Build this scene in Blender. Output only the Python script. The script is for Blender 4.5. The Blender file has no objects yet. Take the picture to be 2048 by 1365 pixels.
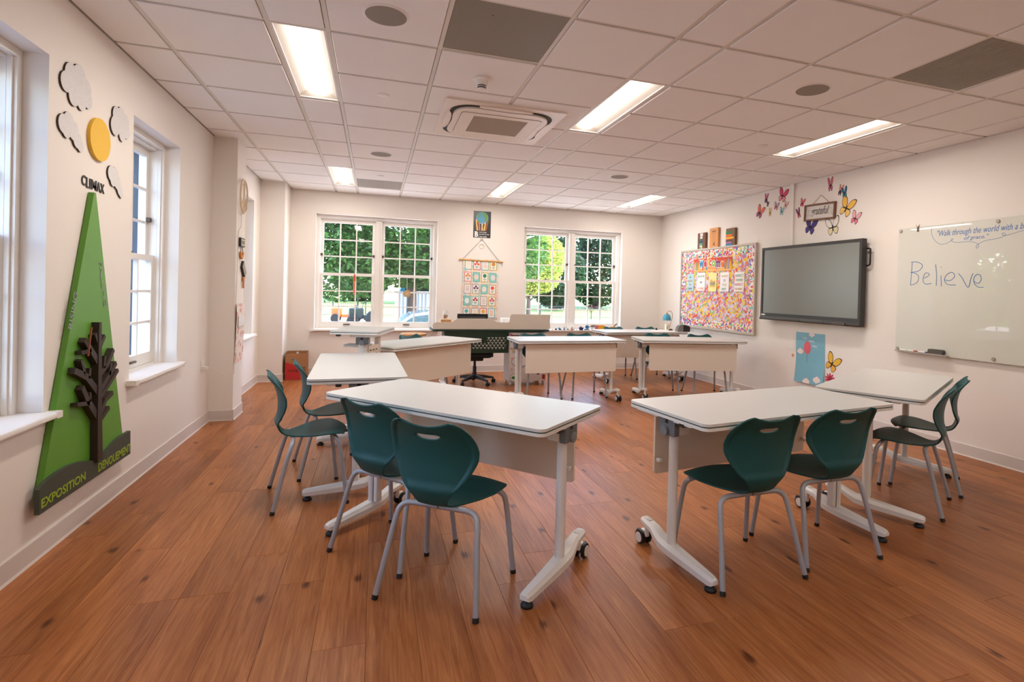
import bpy, bmesh, math, random
from mathutils import Vector, Matrix

# ------------------------------------------------------------------ camera, world, sun, exposure
sc = bpy.context.scene
COL = sc.collection
random.seed(7)
F_PX, CX, CY = 1080.48, 1102.54, 592.39
YAW, PITCH, ROLL = 0.31489, -0.008534, 0.025872
CAM = Vector((0.5854, -3.2352, 1.335))

cam_data = bpy.data.cameras.new('camera')
cam_data.sensor_fit = 'HORIZONTAL'
cam_data.sensor_width = 36.0
cam_data.lens = 36.0 * F_PX / 2048
cam_data.shift_x = (1024 - CX) / 2048
cam_data.shift_y = (CY - 682.5) / 2048
cam_data.clip_start = 0.05
cam_data.clip_end = 300
cam = bpy.data.objects.new('camera', cam_data)
COL.objects.link(cam)
fwd = Vector((math.sin(YAW), math.cos(YAW), 0))
right = Vector((math.cos(YAW), -math.sin(YAW), 0))
up = Vector((0, 0, 1))
f2 = fwd * math.cos(PITCH) + up * math.sin(PITCH)
u2 = up * math.cos(PITCH) - fwd * math.sin(PITCH)
r3 = right * math.cos(ROLL) + u2 * math.sin(ROLL)
u3 = u2 * math.cos(ROLL) - right * math.sin(ROLL)
rot = Matrix((r3, u3, -f2)).transposed()
cam.matrix_world = Matrix.Translation(CAM) @ rot.to_4x4()
sc.camera = cam

world = bpy.data.worlds.new('world')
sc.world = world
world.use_nodes = True
wn = world.node_tree.nodes
bg = wn['Background']
sky = wn.new('ShaderNodeTexSky')
sky.sky_type = 'NISHITA'
sky.sun_disc = False
sky.sun_elevation = math.radians(48)
sky.sun_rotation = math.radians(95)
sky.dust_density = 1.5
world.node_tree.links.new(sky.outputs[0], bg.inputs[0])
bg.inputs[1].default_value = 0.9

sun_data = bpy.data.lights.new('sun', 'SUN')
sun_data.energy = 2.3
sun_data.angle = math.radians(0.6)
sun_data.color = (1.0, 0.95, 0.86)
sun = bpy.data.objects.new('sun', sun_data)
COL.objects.link(sun)
sun.rotation_euler = Vector((-0.75, 0.10, -0.85)).to_track_quat('-Z', 'Y').to_euler()

vs = sc.view_settings
vs.view_transform = 'Standard'
vs.look = 'None'
vs.gamma = 1.0
vs.use_curve_mapping = False
vs.exposure = 1.58
LAMP_STRENGTH = 1.9          # glow of the diffuser itself
LAMP_POWER = 6.7             # light each fixture sends down
LAMP_COLOR = (1.0, 0.925, 0.855)

# ------------------------------------------------------------------ materials
def lin(c):
    out = []
    for v in c[:3]:
        v = v / 255.0
        out.append(v / 12.92 if v <= 0.04045 else ((v + 0.055) / 1.055) ** 2.4)
    return (out[0], out[1], out[2], 1.0)

MATS = {}

def mat(name, color, rough=0.5, metal=0.0, var=0.04, scale=6.0, bump=0.0, bscale=120.0, spec=0.5, coat=0.0, emit=None, es=1.0):
    """Principled surface whose colour is modulated by a soft noise."""
    if name in MATS:
        return MATS[name]
    m = bpy.data.materials.new(name)
    m.use_nodes = True
    n, l = m.node_tree.nodes, m.node_tree.links
    b = n['Principled BSDF']
    tc = n.new('ShaderNodeTexCoord')
    nz = n.new('ShaderNodeTexNoise')
    nz.inputs['Scale'].default_value = scale
    nz.inputs['Detail'].default_value = 3
    l.new(tc.outputs['Object'], nz.inputs['Vector'])
    mix = n.new('ShaderNodeMix')
    mix.data_type = 'RGBA'
    c = lin(color)
    mix.inputs[6].default_value = tuple(max(0, x * (1 - var)) for x in c[:3]) + (1,)
    mix.inputs[7].default_value = tuple(min(1, x * (1 + var)) for x in c[:3]) + (1,)
    l.new(nz.outputs[0], mix.inputs[0])
    l.new(mix.outputs[2], b.inputs['Base Color'])
    b.inputs['Roughness'].default_value = rough
    b.inputs['Metallic'].default_value = metal
    b.inputs['Specular IOR Level'].default_value = spec
    if coat:
        b.inputs['Coat Weight'].default_value = coat
        b.inputs['Coat Roughness'].default_value = 0.05
    if bump:
        nb = n.new('ShaderNodeTexNoise')
        nb.inputs['Scale'].default_value = bscale
        l.new(tc.outputs['Object'], nb.inputs['Vector'])
        bp = n.new('ShaderNodeBump')
        bp.inputs['Strength'].default_value = bump
        bp.inputs['Distance'].default_value = 0.002
        l.new(nb.outputs[0], bp.inputs['Height'])
        l.new(bp.outputs[0], b.inputs['Normal'])
    if emit:
        b.inputs['Emission Color'].default_value = emit + (1,)
        b.inputs['Emission Strength'].default_value = es
    MATS[name] = m
    return m


def ramp(n, stops):
    r = n.new('ShaderNodeValToRGB')
    el = r.color_ramp.elements
    while len(el) < len(stops):
        el.new(0.5)
    for e, (p, c) in zip(el, stops):
        e.position = p
        e.color = lin(c)
    return r


def floor_material():
    m = bpy.data.materials.new('oak_plank')
    m.use_nodes = True
    n, l = m.node_tree.nodes, m.node_tree.links
    b = n['Principled BSDF']
    geo = n.new('ShaderNodeNewGeometry')
    oi = n.new('ShaderNodeObjectInfo')
    off = n.new('ShaderNodeVectorMath'); off.operation = 'SCALE'
    cmb = n.new('ShaderNodeCombineXYZ')
    for i in range(3):
        l.new(oi.outputs['Random'], cmb.inputs[i])
    l.new(cmb.outputs[0], off.inputs[0]); off.inputs['Scale'].default_value = 37.0
    add = n.new('ShaderNodeVectorMath'); add.operation = 'ADD'
    l.new(geo.outputs['Position'], add.inputs[0]); l.new(off.outputs[0], add.inputs[1])
    mp = n.new('ShaderNodeMapping'); mp.inputs['Scale'].default_value = (70, 3.2, 1)
    l.new(add.outputs[0], mp.inputs[0])
    n1 = n.new('ShaderNodeTexNoise'); n1.inputs['Scale'].default_value = 1.0
    n1.inputs['Detail'].default_value = 8; n1.inputs['Roughness'].default_value = 0.62; n1.inputs['Distortion'].default_value = 0.9
    l.new(mp.outputs[0], n1.inputs['Vector'])
    r1 = ramp(n, [(0.22, (132, 74, 36)), (0.5, (170, 105, 58)), (0.78, (196, 134, 82))])
    l.new(n1.outputs[0], r1.inputs[0])
    # broad figure
    mp2 = n.new('ShaderNodeMapping'); mp2.inputs['Scale'].default_value = (7, 0.9, 1)
    l.new(add.outputs[0], mp2.inputs[0])
    n2 = n.new('ShaderNodeTexNoise'); n2.inputs['Scale'].default_value = 1.0; n2.inputs['Detail'].default_value = 4
    l.new(mp2.outputs[0], n2.inputs['Vector'])
    r2 = ramp(n, [(0.3, (206, 190, 176)), (0.6, (255, 255, 255))])
    l.new(n2.outputs[0], r2.inputs[0])
    mul = n.new('ShaderNodeMix'); mul.data_type = 'RGBA'; mul.blend_type = 'MULTIPLY'; mul.inputs[0].default_value = 0.75
    l.new(r1.outputs[0], mul.inputs[6]); l.new(r2.outputs[0], mul.inputs[7])
    # knots
    mp3 = n.new('ShaderNodeMapping'); mp3.inputs['Scale'].default_value = (2.8, 1.35, 1)
    l.new(add.outputs[0], mp3.inputs[0])
    vo = n.new('ShaderNodeTexVoronoi'); vo.voronoi_dimensions = '2D'; vo.inputs['Scale'].default_value = 1.0
    l.new(mp3.outputs[0], vo.inputs['Vector'])
    wob = n.new('ShaderNodeMath'); wob.operation = 'MULTIPLY_ADD'
    l.new(n1.outputs[0], wob.inputs[0]); wob.inputs[1].default_value = 0.12
    l.new(vo.outputs['Distance'], wob.inputs[2])
    r3_ = ramp(n, [(0.078, (96, 52, 32)), (0.122, (255, 255, 255))])
    l.new(wob.outputs[0], r3_.inputs[0])
    mul2 = n.new('ShaderNodeMix'); mul2.data_type = 'RGBA'; mul2.blend_type = 'MULTIPLY'; mul2.inputs[0].default_value = 0.8
    l.new(mul.outputs[2], mul2.inputs[6]); l.new(r3_.outputs[0], mul2.inputs[7])
    # plank to plank tone
    hsv = n.new('ShaderNodeHueSaturation')
    mr = n.new('ShaderNodeMapRange'); mr.inputs['To Min'].default_value = 0.9; mr.inputs['To Max'].default_value = 1.1
    l.new(oi.outputs['Random'], mr.inputs['Value']); l.new(mr.outputs[0], hsv.inputs['Value'])
    l.new(mul2.outputs[2], hsv.inputs['Color'])
    l.new(hsv.outputs[0], b.inputs['Base Color'])
    b.inputs['Roughness'].default_value = 0.36
    b.inputs['Specular IOR Level'].default_value = 0.22
    bp = n.new('ShaderNodeBump'); bp.inputs['Strength'].default_value = 0.18; bp.inputs['Distance'].default_value = 0.001
    l.new(n1.outputs[0], bp.inputs['Height']); l.new(bp.outputs[0], b.inputs['Normal'])
    return m


def glass_material(name='window_glass', refl=0.07, tint=(250, 252, 252)):
    m = bpy.data.materials.new(name)
    m.use_nodes = True
    n, l = m.node_tree.nodes, m.node_tree.links
    n.remove(n['Principled BSDF'])
    out = n['Material Output']
    t = n.new('ShaderNodeBsdfTransparent'); t.inputs[0].default_value = lin(tint)
    g = n.new('ShaderNodeBsdfGlossy'); g.inputs['Roughness'].default_value = 0.02
    mx = n.new('ShaderNodeMixShader'); mx.inputs[0].default_value = refl
    l.new(t.outputs[0], mx.inputs[1]); l.new(g.outputs[0], mx.inputs[2]); l.new(mx.outputs[0], out.inputs[0])
    return m


def cell_material(name, scale, stretch, colors, back, thr, rough=0.7):
    """Scattered coloured marks on paper (crayon wrap, dotted border)."""
    m = bpy.data.materials.new(name)
    m.use_nodes = True
    n, l = m.node_tree.nodes, m.node_tree.links
    b = n['Principled BSDF']
    tc = n.new('ShaderNodeTexCoord')
    cur = None
    for k, (rz, sx) in enumerate(stretch):
        mp = n.new('ShaderNodeMapping')
        mp.inputs['Rotation'].default_value = (0, rz, 0)
        mp.vector_type = 'TEXTURE'
        mp.inputs['Scale'].default_value = (1 / sx, 1, 1)
        mp.inputs['Location'].default_value = (k * 3.1, 0, k * 1.7)
        l.new(tc.outputs['Object'], mp.inputs[0])
        v = n.new('ShaderNodeTexVoronoi'); v.voronoi_dimensions = '3D'; v.inputs['Scale'].default_value = scale
        l.new(mp.outputs[0], v.inputs['Vector'])
        sep = n.new('ShaderNodeSeparateColor'); l.new(v.outputs['Color'], sep.inputs[0])
        r = ramp(n, [(i / len(colors), c) for i, c in enumerate(colors)]); r.color_ramp.interpolation = 'CONSTANT'
        l.new(sep.outputs[0], r.inputs[0])
        lt = n.new('ShaderNodeMath'); lt.operation = 'LESS_THAN'; lt.inputs[1].default_value = thr
        l.new(v.outputs['Distance'], lt.inputs[0])
        mx = n.new('ShaderNodeMix'); mx.data_type = 'RGBA'
        l.new(lt.outputs[0], mx.inputs[0])
        if cur is None:
            mx.inputs[6].default_value = lin(back)
        else:
            l.new(cur, mx.inputs[6])
        l.new(r.outputs[0], mx.inputs[7])
        cur = mx.outputs[2]
    l.new(cur, b.inputs['Base Color'])
    b.inputs['Roughness'].default_value = rough
    return m


def brick_material():
    m = bpy.data.materials.new('dark_brick')
    m.use_nodes = True
    n, l = m.node_tree.nodes, m.node_tree.links
    b = n['Principled BSDF']
    tc = n.new('ShaderNodeTexCoord')
    mp = n.new('ShaderNodeMapping'); mp.inputs['Rotation'].default_value = (math.pi / 2, 0, 0)
    l.new(tc.outputs['Object'], mp.inputs[0])
    br = n.new('ShaderNodeTexBrick')
    br.inputs['Color1'].default_value = lin((74, 50, 46)); br.inputs['Color2'].default_value = lin((92, 62, 54))
    br.inputs['Mortar'].default_value = lin((190, 185, 178)); br.inputs['Scale'].default_value = 4.5
    l.new(mp.outputs[0], br.inputs['Vector'])
    l.new(br.outputs[0], b.inputs['Base Color'])
    b.inputs['Roughness'].default_value = 0.9
    return m


def leaf_material(name, c1, c2):
    m = bpy.data.materials.new(name)
    m.use_nodes = True
    n, l = m.node_tree.nodes, m.node_tree.links
    b = n['Principled BSDF']
    geo = n.new('ShaderNodeNewGeometry')
    r = ramp(n, [(0.0, c1), (1.0, c2)])
    l.new(geo.outputs['Random Per Island'], r.inputs[0])
    l.new(r.outputs[0], b.inputs['Base Color'])
    b.inputs['Roughness'].default_value = 0.6
    tr = n.new('ShaderNodeBsdfTranslucent'); l.new(r.outputs[0], tr.inputs[0])
    mx = n.new('ShaderNodeMixShader'); mx.inputs[0].default_value = 0.45
    l.new(b.outputs[0], mx.inputs[1]); l.new(tr.outputs[0], mx.inputs[2])
    l.new(mx.outputs[0], n['Material Output'].inputs[0])
    return m


M_WALL = mat('wall_paint', (236, 228, 219), 0.75, var=0.015, scale=1.2, bump=0.05, bscale=300)
M_TRIM = mat('white_trim_paint', (236, 230, 222), 0.4, var=0.01)
M_BASE = mat('vinyl_base', (214, 204, 196), 0.5, var=0.02)
M_TILE = mat('ceiling_tile', (243, 238, 233), 0.9, var=0.02, scale=3, bump=0.15, bscale=500)
M_TBAR = mat('ceiling_grid_metal', (222, 213, 200), 0.5, var=0.01)
M_FLOOR = floor_material()
M_GLASS = glass_material()
M_TOP = mat('white_laminate', (214, 212, 207), 0.34, var=0.012, scale=40)
M_EDGE_G = mat('dark_green_edge', (14, 62, 58), 0.4)
M_WHITE = mat('white_powder_coat', (228, 224, 218), 0.38, var=0.012)
M_PANEL = mat('warm_white_panel', (230, 217, 200), 0.5, var=0.012)
M_GREYBLK = mat('grey_plastic', (108, 112, 116), 0.45)
M_SHELL = mat('green_shell_plastic', (13, 74, 75), 0.46, var=0.05, scale=60, bump=0.06, bscale=900, spec=0.35)
M_LEG = mat('silver_tube', (166, 168, 174), 0.38, metal=0.25, var=0.02)
M_BLACK = mat('black_rubber', (18, 18, 20), 0.5)
M_DGREY = mat('dark_grey_plastic', (44, 42, 42), 0.45)
M_BROWN = mat('brown_latch', (78, 60, 46), 0.5)
M_PAPER = mat('white_paper', (238, 234, 228), 0.7)

# ------------------------------------------------------------------ mesh builder
class MB:
    def __init__(self):
        self.v, self.f, self.M = [], [], Matrix.Identity(4)

    def at(self, M):
        self.M = M
        return self

    def add(self, verts, faces):
        o = len(self.v)
        self.v += [self.M @ Vector(p) for p in verts]
        self.f += [tuple(i + o for i in f) for f in faces]
        return self

    def box(self, x0, x1, y0, y1, z0, z1):
        return self.add([(x0, y0, z0), (x1, y0, z0), (x1, y1, z0), (x0, y1, z0), (x0, y0, z1), (x1, y0, z1), (x1, y1, z1), (x0, y1, z1)],
                        [(0, 3, 2, 1), (4, 5, 6, 7), (0, 1, 5, 4), (1, 2, 6, 5), (2, 3, 7, 6), (3, 0, 4, 7)])

    def bbox(self, x0, x1, y0, y1, z0, z1, b=0.004):
        """box with chamfered vertical and horizontal edges"""
        xs, ys = (x0, x1), (y0, y1)
        r1 = [(x0 + b, y0), (x1 - b, y0), (x1, y0 + b), (x1, y1 - b), (x1 - b, y1), (x0 + b, y1), (x0, y1 - b), (x0, y0 + b)]
        cx, cy = (x0 + x1) / 2, (y0 + y1) / 2
        def ins(p):
            return (p[0] + (b if p[0] < cx else -b), p[1] + (b if p[1] < cy else -b))
        rings = [[(*ins(p), z0) for p in r1], [(*p, z0 + b) for p in r1], [(*p, z1 - b) for p in r1], [(*ins(p), z1) for p in r1]]
        return self.loft(rings)

    def loft(self, rings, cap=True, close=True):
        n = len(rings[0])
        vs_ = [p for r in rings for p in r]
        fs = []
        for k in range(len(rings) - 1):
            for i in range(n if close else n - 1):
                j = (i + 1) % n
                fs.append((k * n + i, k * n + j, (k + 1) * n + j, (k + 1) * n + i))
        if cap:
            fs.append(tuple(reversed(range(n))))
            fs.append(tuple(range((len(rings) - 1) * n, len(rings) * n)))
        return self.add(vs_, fs)

    def prism(self, outline, a, b, plane='xy'):
        """outline extruded from a to b along the third axis"""
        def P(p, h):
            return {'xy': (p[0], p[1], h), 'xz': (p[0], h, p[1]), 'yz': (h, p[0], p[1])}[plane]
        area = sum(outline[i][0] * outline[(i + 1) % len(outline)][1] - outline[(i + 1) % len(outline)][0] * outline[i][1] for i in range(len(outline)))
        o = list(outline)
        if (area < 0) != (plane == 'xz'):
            o.reverse()
        return self.loft([[P(p, min(a, b)) for p in o], [P(p, max(a, b)) for p in o]])

    def tube(self, pts, r, n=10, cap=True):
        pts = [Vector(p) for p in pts]
        rad = r if isinstance(r, (list, tuple)) else [r] * len(pts)
        rings, ref = [], None
        for i, p in enumerate(pts):
            t = (pts[min(i + 1, len(pts) - 1)] - pts[max(i - 1, 0)]).normalized()
            if ref is None:
                ref = Vector((0, 0, 1)) if abs(t.z) < 0.9 else Vector((1, 0, 0))
            s = t.cross(ref).normalized()
            ref = s.cross(t).normalized()
            rings.append([p + (s * math.cos(2 * math.pi * k / n) + ref * math.sin(2 * math.pi * k / n)) * rad[i] for k in range(n)])
        return self.loft(rings, cap)

    def lathe(self, prof, n=20, c=(0, 0, 0), axis='z'):
        rings = []
        for r, h in prof:
            ring = []
            for k in range(n):
                a = 2 * math.pi * k / n
                x, y = r * math.cos(a), r * math.sin(a)
                p = {'z': (x, y, h), 'x': (h, x, y), 'y': (y, h, x)}[axis]
                ring.append((p[0] + c[0], p[1] + c[1], p[2] + c[2]))
            rings.append(ring)
        return self.loft(rings)

    def mesh(self, name, smooth=None):
        me = bpy.data.meshes.new(name)
        me.from_pydata([tuple(p) for p in self.v], [], self.f)
        me.update()
        if smooth is not None:
            me.polygons.foreach_set('use_smooth', [True] * len(me.polygons))
            me.set_sharp_from_angle(angle=math.radians(smooth))
        return me

    def build(self, name, material, parent=None, smooth=None, loc=None, rz=0.0):
        return link(name, self.mesh(name, smooth), material, parent, loc, rz)


def link(name, me, material=None, parent=None, loc=None, rz=0.0):
    o = bpy.data.objects.new(name, me)
    COL.objects.link(o)
    if material is not None and me is not None and not me.materials:
        me.materials.append(material)
    if parent is not None:
        o.parent = parent
    if loc is not None:
        o.location = loc
    if rz:
        o.rotation_euler = (0, 0, rz)
    return o


def tag(o, label=None, cat=None, group=None, kind=None):
    if label: o['label'] = label
    if cat: o['category'] = cat
    if group: o['group'] = group
    if kind: o['kind'] = kind
    return o


def thing(name, label, cat, loc=(0, 0, 0), rz=0.0, group=None):
    return tag(link(name, None, loc=loc, rz=rz), label, cat, group)


def struct(o):
    o['kind'] = 'structure'
    return o


def copy_tree(o, parent=None):
    c = o.copy()
    COL.objects.link(c)
    c.parent = parent
    for ch in list(o.children):
        copy_tree(ch, c)
    return c


def baked(o):
    """replace the mesh of an object by its evaluated mesh and drop its modifiers"""
    dg = bpy.context.evaluated_depsgraph_get()
    me = bpy.data.meshes.new_from_object(o.evaluated_get(dg))
    o.modifiers.clear()
    o.data = me
    return o


def arc(cx, cy, r, a0, a1, n):
    return [(cx + r * math.cos(math.radians(a0 + (a1 - a0) * i / n)), cy + r * math.sin(math.radians(a0 + (a1 - a0) * i / n))) for i in range(n + 1)]


def rrect(x0, x1, y0, y1, r, n=5):
    return arc(x1 - r, y1 - r, r, 0, 90, n) + arc(x0 + r, y1 - r, r, 90, 180, n) + arc(x0 + r, y0 + r, r, 180, 270, n) + arc(x1 - r, y0 + r, r, 270, 360, n)


def ell(cx, cy, rx, ry, n=24):
    return [(cx + rx * math.cos(2 * math.pi * i / n), cy + ry * math.sin(2 * math.pi * i / n)) for i in range(n)]


def text(parent, name, s, size, material, x, z, y=-0.002, depth=0.001, align='CENTER', shear=0.0, rot=0.0, sx=1.0, space=1.0, bold=0.0):
    """flat lettering in the local xz plane facing -y"""
    cu = bpy.data.curves.new(name, 'FONT')
    cu.body = s
    cu.size = size
    cu.extrude = depth / 2
    cu.align_x = align
    cu.align_y = 'CENTER'
    cu.shear = shear
    cu.space_character = space
    cu.offset = bold
    cu.resolution_u = 3
    tmp = bpy.data.objects.new(name, cu)
    COL.objects.link(tmp)
    dg = bpy.context.evaluated_depsgraph_get()
    me = bpy.data.meshes.new_from_object(tmp.evaluated_get(dg))
    bpy.data.objects.remove(tmp)
    me.transform(Matrix.Translation((x, y, z)) @ Matrix.Rotation(rot, 4, 'Y') @ Matrix.Rotation(math.pi / 2, 4, 'X') @ Matrix.Diagonal((sx, 1, 1, 1)))
    me.materials.clear()
    return link(name, me, material, parent)


def stroke(parent, name, lines, r, material, y=-0.002):
    mb = MB()
    for ln in lines:
        mb.tube([(p[0], y, p[1]) for p in ln], r, 5)
    return mb.build(name, material, parent)


def flat(parent, name, outline, material, y0, y1):
    return MB().prism(outline, y0, y1, 'xz').build(name, material, parent)


def spline(pts, n=8):
    """Catmull-Rom through 2-D or 3-D points"""
    P = [Vector(p) for p in pts]
    out = []
    for i in range(len(P) - 1):
        p0, p1, p2, p3 = P[max(i - 1, 0)], P[i], P[i + 1], P[min(i + 2, len(P) - 1)]
        for k in range(n):
            t = k / n
            out.append(0.5 * ((2 * p1) + (p2 - p0) * t + (2 * p0 - 5 * p1 + 4 * p2 - p3) * t * t + (3 * p1 - p0 - 3 * p2 + p3) * t ** 3))
    out.append(P[-1])
    return [tuple(p) for p in out]

# ------------------------------------------------------------------ room shell
XL, XR, YB, YF, H = -0.92, 5.488, 5.46, -4.267, 2.746
FT = 0.3048
WALLS = {'left': (lambda u, z: (XL, u, z), math.pi / 2), 'right': (lambda u, z: (XR, u, z), -math.pi / 2), 'back': (lambda u, z: (u, YB, z), 0.0)}


def on_wall(name, label, cat, wall, u, z, group=None, off=0.0):
    """a thing on a wall: local x runs right as seen from the room, local -y comes into the room"""
    fn, rz = WALLS[wall]
    p = Vector(fn(u, z))
    n = {'left': Vector((1, 0, 0)), 'right': Vector((-1, 0, 0)), 'back': Vector((0, -1, 0))}[wall]
    return thing(name, label, cat, p + n * off, rz, group)


def wall_with_openings(name, x0, x1, openings, t, loc, rz):
    """local x along the wall, y outwards, openings (xa, xb, za, zb)"""
    mb = MB()
    xs = sorted(openings)
    cur = x0
    for xa, xb, za, zb in xs:
        mb.box(cur, xa, 0, t, 0, H + 0.15)
        mb.box(xa, xb, 0, t, 0, za)
        mb.box(xa, xb, 0, t, zb, H + 0.15)
        cur = xb
    mb.box(cur, x1, 0, t, 0, H + 0.15)
    return struct(mb.build(name, M_WALL, None, None, loc, rz))

ZS, ZH = 0.655, 2.405            # sill board underside, head
OPL = [(-0.90, -0.02), (0.93, 1.81), (3.69, 4.57), (-2.73, -1.85)]
OPB = [(-0.27, 1.505), (2.92, 4.715)]
wall_with_openings('wall_left', YF - 0.3, YB + 0.3, [(a, b, ZS, ZH) for a, b in OPL], 0.32, (XL, 0, 0), math.pi / 2)
bs = wall_with_openings('wall_brick', YF - 0.3, YB + 0.3, [(a, b, ZS, ZH) for a, b in OPL], 0.11, (XL - 0.321, 0, 0), math.pi / 2)
bs.data.materials.clear()
bs.data.materials.append(brick_material())
wall_with_openings('wall_back', XL, XR, [(a, b, ZS, ZH) for a, b in OPB], 0.30, (0, YB, 0), 0)
wall_with_openings('wall_right', -(YB + 0.3), -(YF - 0.3), [], 0.25, (XR, 0, 0), -math.pi / 2)
wall_with_openings('wall_front', -XR, -XL, [], 0.25, (0, YF, 0), math.pi)
struct(MB().box(XL, -0.712, 2.709, 3.075, 0, H).build('wall_pier', M_WALL))
struct(MB().box(XL, -0.615, 4.95, YB, 0, H).build('wall_corner', M_WALL))

# floor: slab with individual planks
floor = struct(MB().box(XL - 0.3, XR + 0.3, YF - 0.3, YB + 0.3, -0.25, -0.006).build('floor', mat('plank_joint', (70, 42, 26), 0.8)))
PW, PL = 0.1875, 1.27
pm = MB().bbox(-PW / 2 + 0.0004, PW / 2 - 0.0004, -PL / 2 + 0.0005, PL / 2 - 0.0005, -0.006, 0.0, 0.0009).mesh('plank')
pm.materials.append(M_FLOOR)
cut = {}
nrow = int(math.ceil((XR - XL) / PW))
for i in range(nrow):
    xa = XL + i * PW
    xb = min(xa + PW, XR)
    y = YF - random.choice([0.15, 0.4, 0.66, 0.9, 1.1])
    while y < YB:
        ya, yb = max(y, YF), min(y + PL, YB)
        if yb - ya > 0.02:
            if yb - ya > PL - 1e-4 and xb - xa > PW - 1e-4:
                link('plank', pm, None, floor, (xa + PW / 2, y + PL / 2, 0))
            else:
                key = (round(xb - xa, 3), round(yb - ya, 3))
                if key not in cut:
                    cut[key] = MB().bbox(-(xb - xa) / 2 + .0004, (xb - xa) / 2 - .0004, -(yb - ya) / 2 + .0005, (yb - ya) / 2 - .0005, -0.006, 0, 0.0009).mesh('plank')
                    cut[key].materials.append(M_FLOOR)
                link('plank', cut[key], None, floor, ((xa + xb) / 2, (ya + yb) / 2, 0))
        y += PL

# baseboards
def baseboard(name, pts):
    mb = MB()
    for (xa, ya), (xb, yb) in zip(pts[:-1], pts[1:]):
        d = Vector((xb - xa, yb - ya, 0)); L_ = d.length; a = math.atan2(d.y, d.x)
        mb.at(Matrix.Translation((xa, ya, 0)) @ Matrix.Rotation(a, 4, 'Z'))
        mb.loft([[(s, y, z) for y, z in ((0, 0), (-0.016, 0), (-0.010, 0.012), (-0.008, 0.098), (-0.004, 0.104), (0, 0.104))] for s in (-0.004, L_ + 0.004)])
    return struct(mb.build(name, M_BASE))

baseboard('baseboard_left', [(XL, YF), (XL, 2.709), (-0.712, 2.709), (-0.712, 3.075), (XL, 3.075), (XL, 4.95), (-0.615, 4.95), (-0.615, YB)])
baseboard('baseboard_back', [(-0.615, YB), (XR, YB)])
baseboard('baseboard_right', [(XR, YB), (XR, YF)])

# ceiling: slab, grid and tiles; fixtures take the place of tiles
ceiling = struct(MB().box(XL - 0.3, XR + 0.3, YF - 0.3, YB + 0.3, H + 0.06, H + 0.25).build('ceiling', mat('plenum_board', (150, 145, 138), 0.9)))
colx = [XL] + [k * FT for k in (-2, 0, 1, 3, 5, 7, 8, 10, 12, 14, 15, 17)] + [XR]
rowy = [k * 0.6096 for k in range(-7, 9)] + [YB]
LIGHT_COLS = (2, 6, 10)            # index of the foot-wide columns A-B, E-F, I-J
light_cells = {(c, r) for c in LIGHT_COLS for r0 in (0, 6, -6) for r in (r0, r0 + 1)}
special = {(4, -1): 'grey', (9, -2): 'vent', (3, 7): 'vent', }
gm = MB()
for x in colx[1:-1]:
    gm.box(x - 0.012, x + 0.012, YF, YB, H, H + 0.03)
tiles = {}
for c in range(len(colx) - 1):
    for ri in range(len(rowy) - 1):
        r = ri - 7
        xa, xb, ya, yb = colx[c], colx[c + 1], rowy[ri], rowy[ri + 1]
        if r > -7 and not ((c, r) in light_cells and (c, r - 1) in light_cells and r in (1, 7, -5)):
            gm.box(xa + (0.012 if c else 0), xb - 0.012, ya - 0.010, ya + 0.010, H + 0.0005, H + 0.029)
        if (c, r) in light_cells or (c, r) in special:
            continue
        ga, gb = (0.0125 if c else 0.012), 0.0125
        key = (round(xb - xa, 3), round(yb - ya, 3))
        if key not in tiles:
            w, d = xb - xa - 0.031, yb - ya - 0.029
            tiles[key] = MB().bbox(-w / 2, w / 2, -d / 2, d / 2, -0.007, 0.012, 0.003).mesh('ceiling_tile')
            tiles[key].materials.append(M_TILE)
        link('ceiling_tile', tiles[key], None, ceiling, ((xa + xb) / 2, (ya + yb) / 2, H))
gm.build('ceiling_grid', M_TBAR, ceiling)
em = MB()
em.box(XL, XL + 0.014, YF, 2.709, H - 0.004, H + 0.02).box(XR - 0.014, XR, YF, YB, H - 0.004, H + 0.02).box(-0.615, XR, YB - 0.014, YB, H - 0.004, H + 0.02)
em.build('edge_angle', mat('grey_edge_angle', (150, 140, 130), 0.5), ceiling)

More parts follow.
